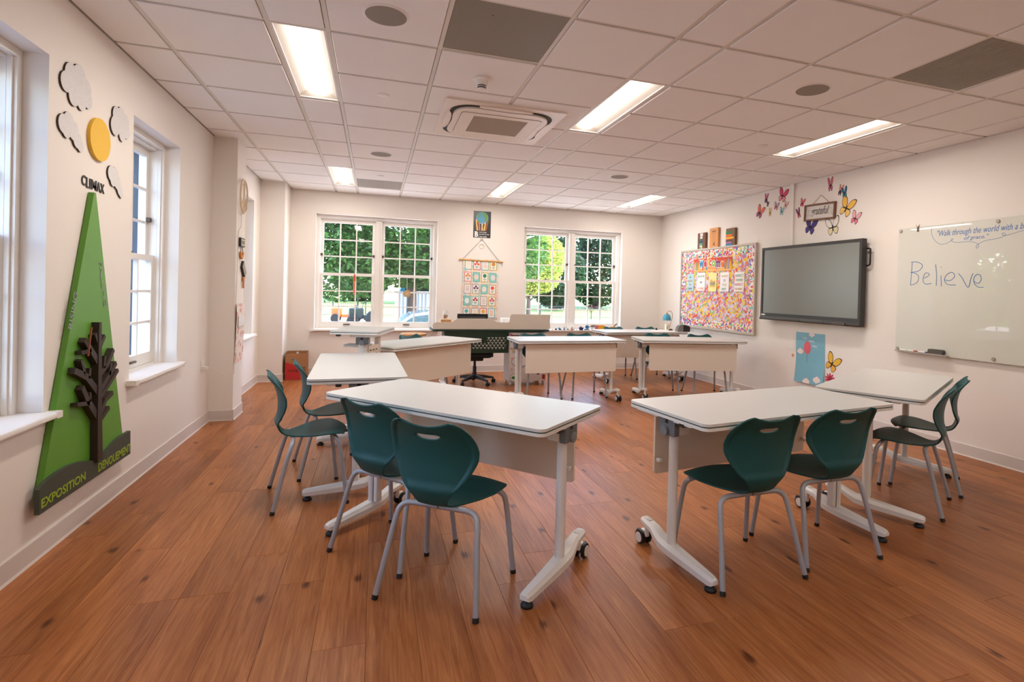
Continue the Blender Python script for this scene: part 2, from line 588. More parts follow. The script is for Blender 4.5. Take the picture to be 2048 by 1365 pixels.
# ------------------------------------------------------------------ windows
def window(name, wall, ua, ub, units):
    fn, rz = WALLS[wall]
    root = struct(link(name, None, loc=fn(ua, 0), rz=rz))
    W = ub - ua
    za, zb = 0.69, ZH
    fr = MB()
    def ring(x0, x1, z0, z1, w, y0, y1, wb=None):
        wb = w if wb is None else wb
        fr.box(x0, x0 + w, y0, y1, z0, z1).box(x1 - w, x1, y0, y1, z0, z1)
        fr.box(x0 + w, x1 - w, y0, y1, z1 - w, z1)
        if wb:
            fr.box(x0 + w, x1 - w, y0, y1, z0, z0 + wb)
    ring(0.001, W - 0.001, za, zb - 0.001, 0.040, 0.10, 0.135, 0)
    ring(0.001, W - 0.001, za, zb - 0.001, 0.052, 0.1355, 0.26, 0.012)
    fr.box(0.040, 0.052, 0.115, 0.135, za, zb - 0.041).box(W - 0.052, W - 0.040, 0.115, 0.135, za, zb - 0.041)
    fr.build('frame', M_TRIM, root)
    MB().loft([[(x, y, z) for y, z in ((0.315, 0.656), (-0.045, 0.656), (-0.058, 0.663), (-0.06, 0.672), (-0.056, 0.684), (-0.045, 0.69), (0.315, 0.69))]
               for x in (0.002, W - 0.002)]).box(-0.045, 0.0015, -0.058, -0.001, 0.657, 0.689).box(W - 0.0015, W + 0.045, -0.058, -0.001, 0.657, 0.689).build('window_sill', M_TRIM, root, 35)
    if wall == 'left':
        MB().box(0.001, 0.03, 0.262, 0.318, za, zb - .001).box(W - .03, W - .001, 0.262, 0.318, za, zb - .001).build('outer_casing', M_NAVY, root)
    inner = W - 0.104
    MW = 0.10
    uw = (inner - MW * (units - 1)) / units
    for k in range(1, units):
        x = 0.052 + k * uw + (k - 1) * MW
        MB().box(x, x + MW, 0.125, 0.26, za, zb - 0.052).box(x + 0.03, x + MW - 0.03, 0.112, 0.125, za, zb - 0.052).build('mullion', M_TRIM, root)
    zm = 1.512
    for k in range(units):
        xo = 0.052 + k * (uw + MW)
        for up_ in (True, False):
            z0, z1 = (zm - 0.02, zb - 0.054) if up_ else (za + 0.014, zm + 0.022)
            y0, y1 = (0.195, 0.232) if up_ else (0.152, 0.19)
            st, tr, br = 0.042, (0.055 if up_ else 0.042), (0.042 if up_ else 0.085)
            x0, x1 = xo + 0.001, xo + uw - 0.001
            sm = MB().box(x0, x0 + st, y0, y1, z0, z1).box(x1 - st, x1, y0, y1, z0, z1)
            sm.box(x0 + st, x1 - st, y0, y1, z1 - tr, z1).box(x0 + st, x1 - st, y0, y1, z0, z0 + br)
            sash = sm.build('sash', M_TRIM, root)
            gx0, gx1, gz0, gz1 = x0 + st, x1 - st, z0 + br, z1 - tr
            mw = 0.018
            for i in (1, 2):
                x = gx0 + (gx1 - gx0) * i / 3
                MB().box(x - mw / 2, x + mw / 2, y0 + 0.004, y1 - 0.004, gz0, gz1).build('muntin', M_TRIM, sash)
                z = gz0 + (gz1 - gz0) * i / 3
                MB().box(gx0, gx1, y0 + 0.006, y1 - 0.006, z - mw / 2, z + mw / 2).build('muntin', M_TRIM, sash)
            pw, ph = (gx1 - gx0 - 2 * mw) / 3, (gz1 - gz0 - 2 * mw) / 3
            pme = PANES.get((round(pw, 4), round(ph, 4)))
            if pme is None:
                pme = MB().add([(0, 0, 0), (pw, 0, 0), (pw, 0, ph), (0, 0, ph)], [(0, 1, 2, 3)]).mesh('pane')
                pme.materials.append(M_GLASS)
                PANES[(round(pw, 4), round(ph, 4))] = pme
            for i in range(3):
                for j in range(3):
                    link('pane', pme, None, sash, (gx0 + i * (pw + mw), (y0 + y1) / 2, gz0 + j * (ph + mw)))
            if up_:
                for x in (x0 + 0.018, x1 - 0.018):
                    MB().bbox(x - 0.018, x + 0.014, y0 - 0.028, y0, z0 + 0.30, z0 + 0.335, 0.003).build('sash_stop', M_BROWN, sash)
            else:
                MB().bbox((x0 + x1) / 2 - 0.05, (x0 + x1) / 2 + 0.05, y0 - 0.022, y0, z0 + 0.035, z0 + 0.05, 0.004).build('sash_lift', M_BROWN, sash)
                MB().bbox((x0 + x1) / 2 - 0.03, (x0 + x1) / 2 + 0.03, y0 + 0.005, y0 + 0.04, z1, z1 + 0.014, 0.004).build('sash_lock', M_BROWN, sash)
    return root

M_NAVY = mat('navy_shutter', (34, 48, 66), 0.5)
PANES = {}
W1 = window('window_1', 'back', *OPB[0], 2)
W2 = window('window_2', 'back', *OPB[1], 2)
for i, (a, b) in enumerate(OPL):
    window('window_%d' % (i + 3), 'left', a, b, 1)

# ------------------------------------------------------------------ ceiling fixtures
def troffer(c, r0, label, level=1.0):
    xa, xb = colx[c] + 0.012, colx[c + 1] - 0.012
    ya, yb = r0 * 0.6096 + 0.010, (r0 + 2) * 0.6096 - 0.010
    t = thing('ceiling_light', label, 'ceiling light', ((xa + xb) / 2, (ya + yb) / 2, H), 0, 'recessed linear ceiling lights')
    w, d = xb - xa, yb - ya
    wi = w / 2
    MB().box(-wi, -wi + 0.012, -d / 2, d / 2, -0.002, 0.006).box(wi - 0.012, wi, -d / 2, d / 2, -0.002, 0.006).box(-wi + .012, wi - .012, -d / 2, -d / 2 + 0.012, -0.002, 0.006).box(-wi + .012, wi - .012, d / 2 - 0.012, d / 2, -0.002, 0.006).build('frame', M_TRIM, t)
    refl = MB()
    for s in (-1, 1):
        refl.add([(s * (wi - 0.012), -d / 2 + .012, 0.004), (s * (wi - 0.012), d / 2 - .012, 0.004), (s * 0.072, d / 2 - .012, 0.045), (s * 0.072, -d / 2 + .012, 0.045)], [(0, 1, 2, 3)])
        refl.add([(-wi + .012, s * (d / 2 - .012), 0.004), (wi - .012, s * (d / 2 - .012), 0.004), (0.075, s * (d / 2 - 0.05), 0.045), (-0.075, s * (d / 2 - 0.05), 0.045)], [(0, 1, 2, 3)])
    refl.build('reflector', mat('white_reflector', (226, 218, 206), 0.5), t)
    prof = [(0.074 * math.cos(math.pi * k / 10), 0.046 - 0.038 * math.sin(math.pi * k / 10)) for k in range(11)]
    rings = [[(x, y, z) for x, z in prof] for y in (-d / 2 + 0.052, d / 2 - 0.052)]
    dm = MB().loft(rings, cap=True, close=False)
    dm.build('diffuser', M_LAMP, t, 60)
    MB().box(-wi, wi, -d / 2, d / 2, 0.046, 0.056).build('housing', M_TRIM, t)
    ld = bpy.data.lights.new('lamp_tube', 'AREA')
    ld.shape = 'RECTANGLE'
    ld.size, ld.size_y = 0.136, d - 0.11
    ld.energy = LAMP_POWER * level
    ld.color = LAMP_COLOR
    lo = bpy.data.objects.new('lamp_tube', ld)
    COL.objects.link(lo)
    lo.parent = t
    lo.location = (0, 0, 0.005)
    return t

M_LAMP = bpy.data.materials.new('lit_diffuser')
M_LAMP.use_nodes = True
_b = M_LAMP.node_tree.nodes['Principled BSDF']
_b.inputs['Base Color'].default_value = (0.9, 0.9, 0.9, 1)
_b.inputs['Emission Color'].default_value = LAMP_COLOR + (1,)
_b.inputs['Emission Strength'].default_value = LAMP_STRENGTH
troffer(2, 0, 'recessed linear ceiling light beside the wall with the green triangle sign')
troffer(6, 0, 'recessed linear ceiling light right beside the square air conditioner unit')
troffer(10, 0, 'recessed linear ceiling light nearest the glass marker board')
troffer(2, 6, 'recessed linear ceiling light near the back wall beside a perforated vent panel')
troffer(6, 6, 'recessed linear ceiling light above the earth poster wall')
troffer(10, 6, 'recessed linear ceiling light near the corner by the bulletin board')
for c, lb in zip(LIGHT_COLS, ('sign wall', 'middle', 'marker board wall')):
    troffer(c, -6, 'recessed linear ceiling light by the front wall, ' + lb + ' side', 0.4)

def cell_box(c, r):
    return colx[c] + 0.0125, colx[c + 1] - 0.0125, r * 0.6096 + 0.0105, (r + 1) * 0.6096 - 0.0105

xa, xb, ya, yb = cell_box(4, -1)
t = thing('access_panel', 'plain grey brown access panel among the white ceiling tiles', 'ceiling panel', ((xa + xb) / 2, (ya + yb) / 2, H))
MB().bbox(-(xb - xa) / 2, (xb - xa) / 2, -(yb - ya) / 2, (yb - ya) / 2, 0.002, 0.012, 0.002).build('panel', mat('grey_brown_metal', (134, 122, 104), 0.55, var=0.02), t)
MB().lathe([(0.004, 0), (0.004, 0.002)], 8, (-0.09, -0.17, 0.0005)).build('screw', M_BLACK, t)
for (c, r), lb in (((9, -2), 'square perforated metal vent beside the ceiling speaker and lamp row'), ((3, 7), 'perforated metal vent by the ceiling lamp near the windows')):
    xa, xb, ya, yb = cell_box(c, r)
    w, d = xb - xa, yb - ya
    t = thing('ceiling_vent', lb, 'vent', ((xa + xb) / 2, (ya + yb) / 2, H), 0)
    MB().box(-w / 2, w / 2, -d / 2, d / 2, 0.02, 0.03).build('backing', mat('vent_dark', (52, 48, 44), 0.8), t)
    g = MB()
    n = 30
    for i in range(n + 1):
        x = -w / 2 + 0.004 + (w - 0.008) * i / n
        g.box(x - 0.0055, x + 0.0055, -d / 2, d / 2, 0.0, 0.004)
        y = -d / 2 + 0.004 + (d - 0.008) * i / n
        g.box(-w / 2, w / 2, y - 0.0055, y + 0.0055, 0.0042, 0.008)
    tag(g.build('perforated_face', mat('vent_metal', (160, 148, 132), 0.5), t), kind='stuff')

for (x, y), lb in (((0.607, -0.295), 'round grey ceiling speaker by the first lamp and the grey access panel'), ((3.351, -0.30), 'round grey ceiling speaker beside the square perforated vent'),
                   ((0.61, 2.765), 'round grey ceiling speaker between the lamps over the raised desk'), ((3.347, 2.72), 'round grey ceiling speaker over the far row of tables')):
    t = thing('ceiling_speaker', lb, 'speaker', (x, y, H), 0)
    MB().lathe([(0.115, -0.004), (0.118, -0.008), (0.11, -0.012), (0.104, -0.0125), (0.104, -0.006)], 32).build('rim', M_TRIM, t, 40)
    MB().lathe([(0.103, -0.006), (0.103, -0.0125), (0.06, -0.0135), (0.002, -0.014)], 32).build('grille', mat('speaker_mesh', (150, 140, 128), 0.8, bump=0.3, bscale=900), t, 40)
for (x, y), lb in (((0.61, 0.921), 'small white sprinkler cap on the tile beside the first lamp'), ((3.981, 0.947), 'small white sprinkler cap beside the lamp by the marker board'),
                   ((4.61, 4.21), 'small white sprinkler cap in the far corner of the ceiling'), ((0.62, 3.95), 'small white sprinkler cap near the perforated vent by the windows')):
    t = thing('sprinkler_cap', lb, 'sprinkler', (x, y, H - 0.004), 0)
    MB().lathe([(0.03, 0), (0.041, -0.003), (0.041, -0.007), (0.036, -0.010)], 20).build('cap', M_TRIM, t, 40)
    MB().lathe([(0.02, 0), (0.02, -0.003)], 12).build('collar', M_GREYBLK, t)

t = thing('smoke_detector', 'white cone shaped smoke detector on a ceiling tile', 'smoke detector', (1.228, 0.347, H - 0.004))
MB().lathe([(0.058, 0), (0.058, -0.012), (0.05, -0.02), (0.043, -0.022), (0.036, -0.045), (0.033, -0.052)], 24).build('body', M_TRIM, t, 40)
for s, (za_, zb_) in enumerate(((-0.052, -0.060), (-0.063, -0.071))):
    MB().lathe([(0.029, za_ + 0.0001), (0.028, zb_)], 18).build('slot_band', M_BLACK, t, 40)
    MB().lathe([(0.032 - s * 0.004, zb_ + 0.0001), (0.030 - s * 0.004, zb_ - 0.003)], 18).build('ring', M_TRIM, t, 40)
MB().lathe([(0.026, -0.074), (0.024, -0.078), (0.004, -0.080)], 18).build('tip', M_TRIM, t, 40)

# cassette air conditioner
t = thing('air_conditioner', 'square white cassette air conditioner with dark curved outlet slots in the ceiling', 'air conditioner', (1.515, 1.245, H - 0.004))
M_AC = mat('ac_plastic', (232, 218, 202), 0.45, var=0.015)
MB().prism(rrect(-0.47, 0.47, -0.475, 0.475, 0.02), -0.018, 0.0).build('cover', M_AC, t)
MB().prism(rrect(-0.41, 0.41, -0.41, 0.41, 0.17, 8), -0.020, -0.0181).build('outlet_slot', mat('ac_slot_dark', (46, 40, 35), 0.7), t)
def blob(k, n=64):
    o = []
    for i in range(n):
        a = 2 * math.pi * i / n
        c, s = math.cos(a), math.sin(a)
        r = k / (abs(c) ** 4 + abs(s) ** 4) ** 0.25
        r *= 1 - 0.035 * math.cos(4 * a)
        o.append((r * c, r * s))
    return o
MB().prism(blob(0.382), -0.034, -0.0201).build('centre_panel', M_AC, t)
MB().prism(rrect(-0.325, 0.325, -0.285, 0.285, 0.03), -0.0355, -0.0341).build('seam', mat('ac_seam', (150, 134, 116), 0.6), t)
MB().prism(rrect(-0.321, 0.321, -0.281, 0.281, 0.028), -0.0375, -0.0356).build('grille_cover', M_AC, t)
gr = MB()
for i in range(34):
    y = -0.21 + 0.42 * i / 33
    gr.box(-0.22, 0.22, y - 0.0035, y + 0.0035, -0.040, -0.0376)
tag(gr.build('grille_bar', mat('ac_grille', (178, 160, 138), 0.6), t), kind='stuff')
for k in range(4):
    R4 = Matrix.Rotation(k * math.pi / 2, 4, 'Z')
    MB().at(R4).prism(ell(0, -0.408, 0.21, 0.028, 20), -0.030, -0.0183).build('louver', M_AC, t)

# ------------------------------------------------------------------ furniture: table
ZT, TL, TW = 0.76, 1.372, 0.60
def rbox_ring(hw, zb_, zt, y):
    h = zt - zb_
    return [(-hw, y, zb_), (hw, y, zb_), (hw, y, zb_ + .62 * h), (hw * .84, y, zb_ + .74 * h), (hw * .55, y, zt), (-hw * .55, y, zt), (-hw * .84, y, zb_ + .74 * h), (-hw, y, zb_ + .62 * h)]

def make_table(side):
    t = thing('folding_table', '', 'table')
    o = rrect(-TL / 2, TL / 2, -TW / 2, TW / 2, 0.035)
    top = MB().prism(o, ZT - 0.013, ZT).build('tabletop', M_TOP, t)
    o2 = rrect(-TL / 2 + .0015, TL / 2 - .0015, -TW / 2 + .0015, TW / 2 - .0015, 0.034)
    MB().prism(o2, ZT - 0.0185, ZT - 0.0131).build('edge_band', M_EDGE_G, t)
    MB().prism(o, ZT - 0.033, ZT - 0.0186).build('under_top', M_WHITE, t)
    for s in (-1, 1):
        x = s * 0.62
        foot = MB().at(Matrix.Translation((x, 0, 0)))
        st = [(-0.315, .040, .060, .016), (-0.308, .035, .066, .023), (-0.29, .033, .070, .027), (-0.06, .046, .094, .038), (0.0, .052, .100, .041), (0.055, .060, .106, .040), (0.085, .075, .118, .037), (0.13, .104, .138, .032), (0.19, .118, .146, .031), (0.215, .120, .146, .027), (0.226, .123, .142, .018)]
        foot.loft([rbox_ring(hw, zb_, zt, y) for y, zb_, zt, hw in st])
        ft = foot.build('foot', M_WHITE, t, 28)
        tr = MB().at(Matrix.Translation((x, 0, 0)))
        for k in range(5):
            yy = 0.162 + k * 0.011
            tr.box(-0.016, 0.016, yy, yy + 0.004, 0.140, 0.1475)
        tr.build('pedal_tread', M_WHITE, ft)
        MB().lathe([(0.012, 0.036), (0.012, 0.026), (0.016, 0.022), (0.026, 0.014), (0.028, 0.008), (0.026, 0.0), (0.02, 0.0)], 20, (x, -0.285, 0)).build('levelling_pad', M_BLACK, ft, 45)
        ca = MB().lathe([(0.012, 0.120), (0.012, 0.062)], 12, (x, 0.195, 0)).bbox(x - 0.011, x + 0.011, 0.185, 0.235, 0.045, 0.078, 0.004).build('caster', M_WHITE, ft, 40)
        for q in (-1, 1):
            MB().lathe([(0.030, 0.0), (0.037, 0.003), (0.037, 0.016), (0.033, 0.019)], 24, (x + (0.012 if q > 0 else -0.031), 0.225, 0.037), 'x').build('wheel', M_BLACK, ca, 40)
            MB().lathe([(0.026, 0.0), (0.026, 0.003)], 24, (x + (0.031 if q > 0 else -0.034), 0.225, 0.037), 'x').build('hub_cap', M_WHITE, ca, 40)
        MB().bbox(x - 0.010, x + 0.010, 0.245, 0.275, 0.04, 0.062, 0.004).build('brake_lever', M_BLACK, ca)
        post = MB().lathe([(0.0235, 0.094), (0.0235, 0.648)], 24, (x, -0.005, 0)).build('post', M_WHITE, t, 40)
        if s == side:
            MB().bbox(min(x - s * .0235, x - s * .055), max(x - s * .0235, x - s * .055), -0.022, 0.018, 0.098, 0.66, 0.004).build('cable_channel', M_WHITE, post)
            MB().box(min(x - s * .024, x - s * .027), max(x - s * .024, x - s * .027), -0.0235, -0.021, 0.1, 0.66).build('channel_gap', M_DGREY, post)
        br = MB().bbox(min(x - s * .055, x + s * .012), max(x - s * .055, x + s * .012), -0.055, 0.06, 0.645, 0.7265, 0.004).build('bracket', M_WHITE, t)
        hb = MB().prism(rrect(-0.057, 0.062, 0.640, 0.7262, 0.010), min(x + s * .0122, x + s * .042), max(x + s * .0122, x + s * .042), 'yz').build('hinge_block', M_GREYBLK, t)
        MB().lathe([(0.026, 0), (0.026, 0.010), (0.022, 0.013)], 24, (x + (s * .0421 if s > 0 else -.0551), 0.012, 0.660), 'x').build('release_knob', mat('grey_knob', (124, 128, 132), 0.4), hb, 40)
        MB().box(min(x + s * .0421, x + s * .0431), max(x + s * .0421, x + s * .0431), -0.008, 0.014, 0.698, 0.722).build('slot', M_BLACK, hb)
        MB().loft([[(x + s * 0.02 + dx, y, z) for dx, z in ((-0.03, 0.7268), (0.03, 0.7268), (0.03, 0.714), (-0.03, 0.714))][:4] if 0 else [(x + s * 0.02 + dx, y, z) for dx, z in ((-0.03, zt_), (0.03, zt_), (0.03, 0.7268), (-0.03, 0.7268))] for y, zt_ in ((-0.20, 0.7255), (-0.18, 0.716), (-0.058, 0.716))]).build('top_support', M_WHITE, t)
        MB().loft([[(x + s * 0.02 + dx, y, z) for dx, z in ((-0.03, zt_), (0.03, zt_), (0.03, 0.7268), (-0.03, 0.7268))] for y, zt_ in ((0.064, 0.716), (0.235, 0.716), (0.255, 0.7255))]).build('top_support', M_WHITE, t)
        MB().bbox(min(s * .60, s * .675), max(s * .60, s * .675), -0.135, -0.10, 0.706, 0.7265, 0.004).build('tilt_lever', M_DGREY, t)
        MB().bbox(s * .56 - 0.012, s * .56 + 0.012, 0.165, 0.199, 0.44, 0.46, 0.003).build('panel_bracket', M_WHITE, t)
    MB().bbox(-0.564, 0.564, -0.022, 0.028, 0.665, 0.705, 0.004).build('crossbeam', M_WHITE, t)
    MB().prism(rrect(-0.578, 0.578, 0.372, 0.708, 0.018), 0.20, 0.214, 'xz').build('modesty_panel', M_PANEL, t)
    return t

TABLES = [
    ('T1', 1.016, -0.404, -47.6, -1, 'white folding table with two green chairs whose backs stand clear on the open floor'),
    ('T2', 2.626, -0.787, 8.3, 1, 'white folding table with two dark green chairs between open floor and marker board table'),
    ('T3', 0.478, 1.030, -88.3, 1, 'white folding table set lengthwise along the green triangle sign wall'),
    ('T4', 4.065, -0.344, 29.5, -1, 'white folding table standing next to the glass marker board wall'),
    ('T6', 1.077, 2.749, -138.0, 1, 'white folding table with its panel turned to the room, between raised desk and office chair'),
    ('T7', 2.839, 3.038, -179.1, 1, 'white folding table in front of the sticker covered cabinet'),
    ('T8', 4.486, 2.929, 169.1, 1, 'white folding table in front of the bulletin board wall, nothing on it'),
    ('T9', 4.496, 4.293, -179.3, 1, 'white folding table carrying the blue lamp and pencil sharpener'),
]
protos = {s: make_table(s) for s in (-1, 1)}
used = set()
TPOS = {}
for k, x, y, a, side, lb in TABLES:
    o = protos[side] if side not in used else copy_tree(protos[side])
    used.add(side)
    o.location = (x, y, 0)
    o.rotation_euler = (0, 0, math.radians(a))
    tag(o, lb, 'table', 'white folding classroom tables')
    TPOS[k] = (Matrix.Translation((x, y, 0)) @ Matrix.Rotation(math.radians(a), 4, 'Z'), math.radians(a))

# ------------------------------------------------------------------ furniture: shell chair
def interp(tab, u):
    for (a, va), (b, vb) in zip(tab[:-1], tab[1:]):
        if u <= b:
            t_ = (u - a) / (b - a)
            t_ = max(0, min(1, t_))
            return va + (vb - va) * t_
    return tab[-1][1]

def shell_mesh():
    ctl = [(-0.238, 0.797), (-0.222, 0.768), (-0.196, 0.715), (-0.180, 0.655), (-0.174, 0.60), (-0.178, 0.54), (-0.182, 0.495), (-0.176, 0.455), (-0.150, 0.422), (-0.105, 0.408), (-0.05, 0.408), (0.02, 0.417), (0.09, 0.430), (0.15, 0.440), (0.19, 0.438), (0.222, 0.420)]
    pts = [Vector(p) for p in spline(ctl, 10)]
    acc = [0.0]
    for p, q in zip(pts[:-1], pts[1:]):
        acc.append(acc[-1] + (q - p).length)
    T_ = acc[-1]
    def at(a):
        a = max(0, min(T_, a))
        for i in range(len(acc) - 1):
            if a <= acc[i + 1] + 1e-9:
                t_ = (a - acc[i]) / (acc[i + 1] - acc[i])
                p = pts[i].lerp(pts[i + 1], t_)
                j0, j1 = max(i - 2, 0), min(i + 3, len(pts) - 1)
                return p, (pts[j1] - pts[j0]).normalized()
        return pts[-1], (pts[-1] - pts[-2]).normalized()
    hwt = [(0, .128), (.010, .148), (.03, .166), (.07, .186), (.12, .203), (.16, .208), (.20, .203), (.25, .176), (.30, .142), (.335, .108), (.37, .082), (.41, .068), (.45, .075), (.50, .115), (.56, .166), (.62, .202), (.68, .213), (.73, .214), (.76, .208), (.785, .192), (.81, .165)]
    sc_ = T_ / 0.81
    hw = lambda a: interp(hwt, a / sc_)
    curv = [(0, .018), (.06, .030), (.16, .046), (.26, .046), (.34, .040), (.40, .030), (.46, .018), (.55, .010), (.65, .002), (.75, -.010), (.81, -.014)]
    def ev(t_, a):
        p, tg = at(a)
        n = Vector((-tg.y, tg.x))
        if n.x < 0 and a < 0.4 * sc_ or n.y < 0 and a > 0.5 * sc_:
            n = -n
        h = hw(a)
        v = t_ / h
        d = interp(curv, a / sc_) * (t_ / 0.2) ** 2
        if a < 0.36 * sc_:
            e = max(0, min(1, (abs(v) - 0.85) / 0.06, ), min(1, (a / sc_ - 0.30) / 0.03))
            d -= 0.011 * e * e * (3 - 2 * e) * min(1, (0.36 - a / sc_) / 0.03)
        s, z = p.x + n.x * d, p.y + n.y * d
        if a < 0.12 * sc_:
            k = 1 - a / (0.12 * sc_)
            z += (-0.024 * (1 - v * v) ** 1.2 * k)
        if a > 0.70 * sc_:
            k = (a / sc_ - 0.70) / 0.11
            s -= 0.03 * k * v * v
        return (t_, s, z)
    nu, nv = 60, 36
    P = [[(-1 + 2 * j / nv, T_ * i / nu) for j in range(nv + 1)] for i in range(nu + 1)]
    A = {}
    for i in range(nu + 1):
        for j in range(nv + 1):
            v, a = P[i][j]
            v = math.copysign(abs(v) ** 0.8, v)
            A[(i, j)] = [v * hw(a), a]
    a0, rx, ry = 0.072, 0.056, 0.0195
    ins = lambda t_, a: (t_ / rx) ** 2 + ((a - a0) / ry) ** 2
    dead = set()
    for i in range(nu):
        for j in range(nv):
            q = [A[(i, j)], A[(i + 1, j)], A[(i, j + 1)], A[(i + 1, j + 1)]]
            if ins(sum(p[0] for p in q) / 4, sum(p[1] for p in q) / 4) < 1:
                dead.add((i, j))
    corners = lambda i, j: [(i, j), (i, j + 1), (i + 1, j + 1), (i + 1, j)]
    dv = {c for f in dead for c in corners(*f)}
    kv = {c for i in range(nu) for j in range(nv) if (i, j) not in dead for c in corners(i, j)}
    for c in dv & kv:
        t_, a = A[c]
        k = math.sqrt(ins(t_, a))
        A[c] = [t_ / k, a0 + (a - a0) / k]
        if A[c][1] < a0 - ry * 0.55:
            A[c][1] = a0 - ry * 0.55
    idx, verts, faces = {}, [], []
    for c in sorted(kv):
        idx[c] = len(verts)
        verts.append(ev(*A[c]))
    for i in range(nu):
        for j in range(nv):
            if (i, j) not in dead:
                faces.append([idx[c] for c in corners(i, j)])
    mb = MB()
    mb.add(verts, faces)
    o = mb.build('shell', M_SHELL)
    bm = bmesh.new()
    bm.from_mesh(o.data)
    bmesh.ops.recalc_face_normals(bm, faces=bm.faces)
    bm.to_mesh(o.data)
    bm.free()
    m = o.modifiers.new('s', 'SOLIDIFY'); m.thickness = 0.009; m.offset = 0
    m = o.modifiers.new('b', 'SUBSURF'); m.levels = 1; m.render_levels = 1
    baked(o)
    o.data.polygons.foreach_set('use_smooth', [True] * len(o.data.polygons))
    return o

def make_chair():
    t = thing('shell_chair', '', 'chair')
    sh = shell_mesh()
    sh.parent = t
    for s in (-1, 1):
        back = spline([(s * .237, -.205, 0.012), (s * .222, -.175, 0.13), (s * .207, -.145, 0.25), (s * .194, -.118, 0.345), (s * .180, -.106, 0.376), (s * .150, -.098, 0.391), (s * .09, -.095, 0.393), (s * 0.004, -.095, 0.393)], 6)
        front = spline([(s * .232, .203, 0.012), (s * .222, .188, 0.14), (s * .212, .172, 0.27), (s * .203, .158, 0.36), (s * .192, .146, 0.391), (s * .165, .133, 0.407), (s * .10, .128, 0.410), (s * 0.004, .128, 0.410)], 6)
        for path in (back, front):
            lg = MB().tube(path, 0.0125, 12).build('leg', M_LEG, t, 50)
            p0, p1 = Vector(path[0]), Vector(path[1])
            d = (p1 - p0).normalized()
            MB().tube([p0 - d * 0.011, p0 + d * 0.008], 0.0135, 12).build('foot_cap', M_BLACK, lg, 50)
    MB().bbox(-0.02, 0.02, -0.10, 0.135, 0.386, 0.402, 0.004).build('seat_rail', M_LEG, t)
    return t

def chair_at(tk, lx, ly, da=0.0):
    M_, a = TPOS[tk]
    p = M_ @ Vector((lx, ly, 0))
    return p.x, p.y, math.degrees(a) + 90 + da

CHAIRS = [
    (0.925, -0.802, 53.9, 'green shell chair standing fully clear in front of the table by the open floor'),
    (0.708, -0.367, 42.9, 'green shell chair partly hidden behind another green chair at the same table'),
    (0.203, 0.480, 11.1, 'green shell chair in profile at the triangle sign wall table, farther from the cardboard box'),
    (0.278, 1.025, 10.9, 'green shell chair in profile at the triangle sign wall table, closer to the cardboard box'),
    (2.312, -0.993, 92.4, 'dark green shell chair next to the table leg with wheel at the open floor'),
    (2.848, -0.932, 90.7, 'dark green shell chair between its twin and the table by the marker board'),
    (3.978, -0.578, 121.6, 'dark green shell chair in profile at the marker board table, farther from the wall'),
    (4.4655, -0.32, 127.2, 'dark green shell chair in profile right against the marker board wall'),
    (*chair_at('T6', -0.24, -0.20), 'green shell chair tucked behind the table beside the wooden stool'),
    (*chair_at('T7', 0.29, -0.19, 6), 'green shell chair tucked behind a table, against the sticker covered cabinet'),
    (*chair_at('T7', -0.328, -0.19), 'green shell chair tucked behind the cabinet table, at its end toward the bulletin board'),
    (*chair_at('T8', 0.29, -0.26, -8), 'green shell chair tucked behind the empty bulletin board table, at its inner end'),
    (*chair_at('T8', -0.33, -0.20), 'green shell chair tucked behind the empty bulletin board table, at its wall end'),
    (*chair_at('T9', 0.263, -0.20), 'green shell chair at the lamp table under the bowl on the sill'),
    (*chair_at('T9', -0.315, -0.20), 'green shell chair at the lamp table beside the blue lamp'),
]
chair = make_chair()
for i, (x, y, a, lb) in enumerate(CHAIRS):
    o = chair if i == 0 else copy_tree(chair)
    o.location = (x, y, 0)
    o.rotation_euler = (0, 0, math.radians(a - 90))
    tag(o, lb, 'chair', 'green shell chairs at the tables')
def fit_text(parent, name, s, material, x0, x1, z0, z1, y=-0.002, depth=0.001, shear=0.0, bold=0.0):
    """lettering stretched to fill a rectangle of the local xz plane"""
    o = text(parent, name, s, 0.1, material, 0, 0, 0, depth, 'LEFT', shear, bold=bold)
    xs = [v.co.x for v in o.data.vertices]; zs = [v.co.z for v in o.data.vertices]
    kx, kz = (x1 - x0) / (max(xs) - min(xs)), (z1 - z0) / (max(zs) - min(zs))
    o.data.transform(Matrix.Translation((x0, y, z0)) @ Matrix.Diagonal((kx, 1, kz, 1)) @ Matrix.Translation((-min(xs), 0, -min(zs))))
    return o

def cloud_outline(circles, n=72):
    cx = sum(c[0] for c in circles) / len(circles); cy = sum(c[1] for c in circles) / len(circles)
    out = []
    for i in range(n):
        a = 2 * math.pi * i / n
        dx, dy = math.cos(a), math.sin(a)
        best = 0.004
        for x, y, r in circles:
            px, py = cx - x, cy - y
            b = px * dx + py * dy
            disc = b * b - (px * px + py * py - r * r)
            if disc > 0:
                best = max(best, -b + math.sqrt(disc))
        out.append((cx + best * dx, cy + best * dy))
    return out

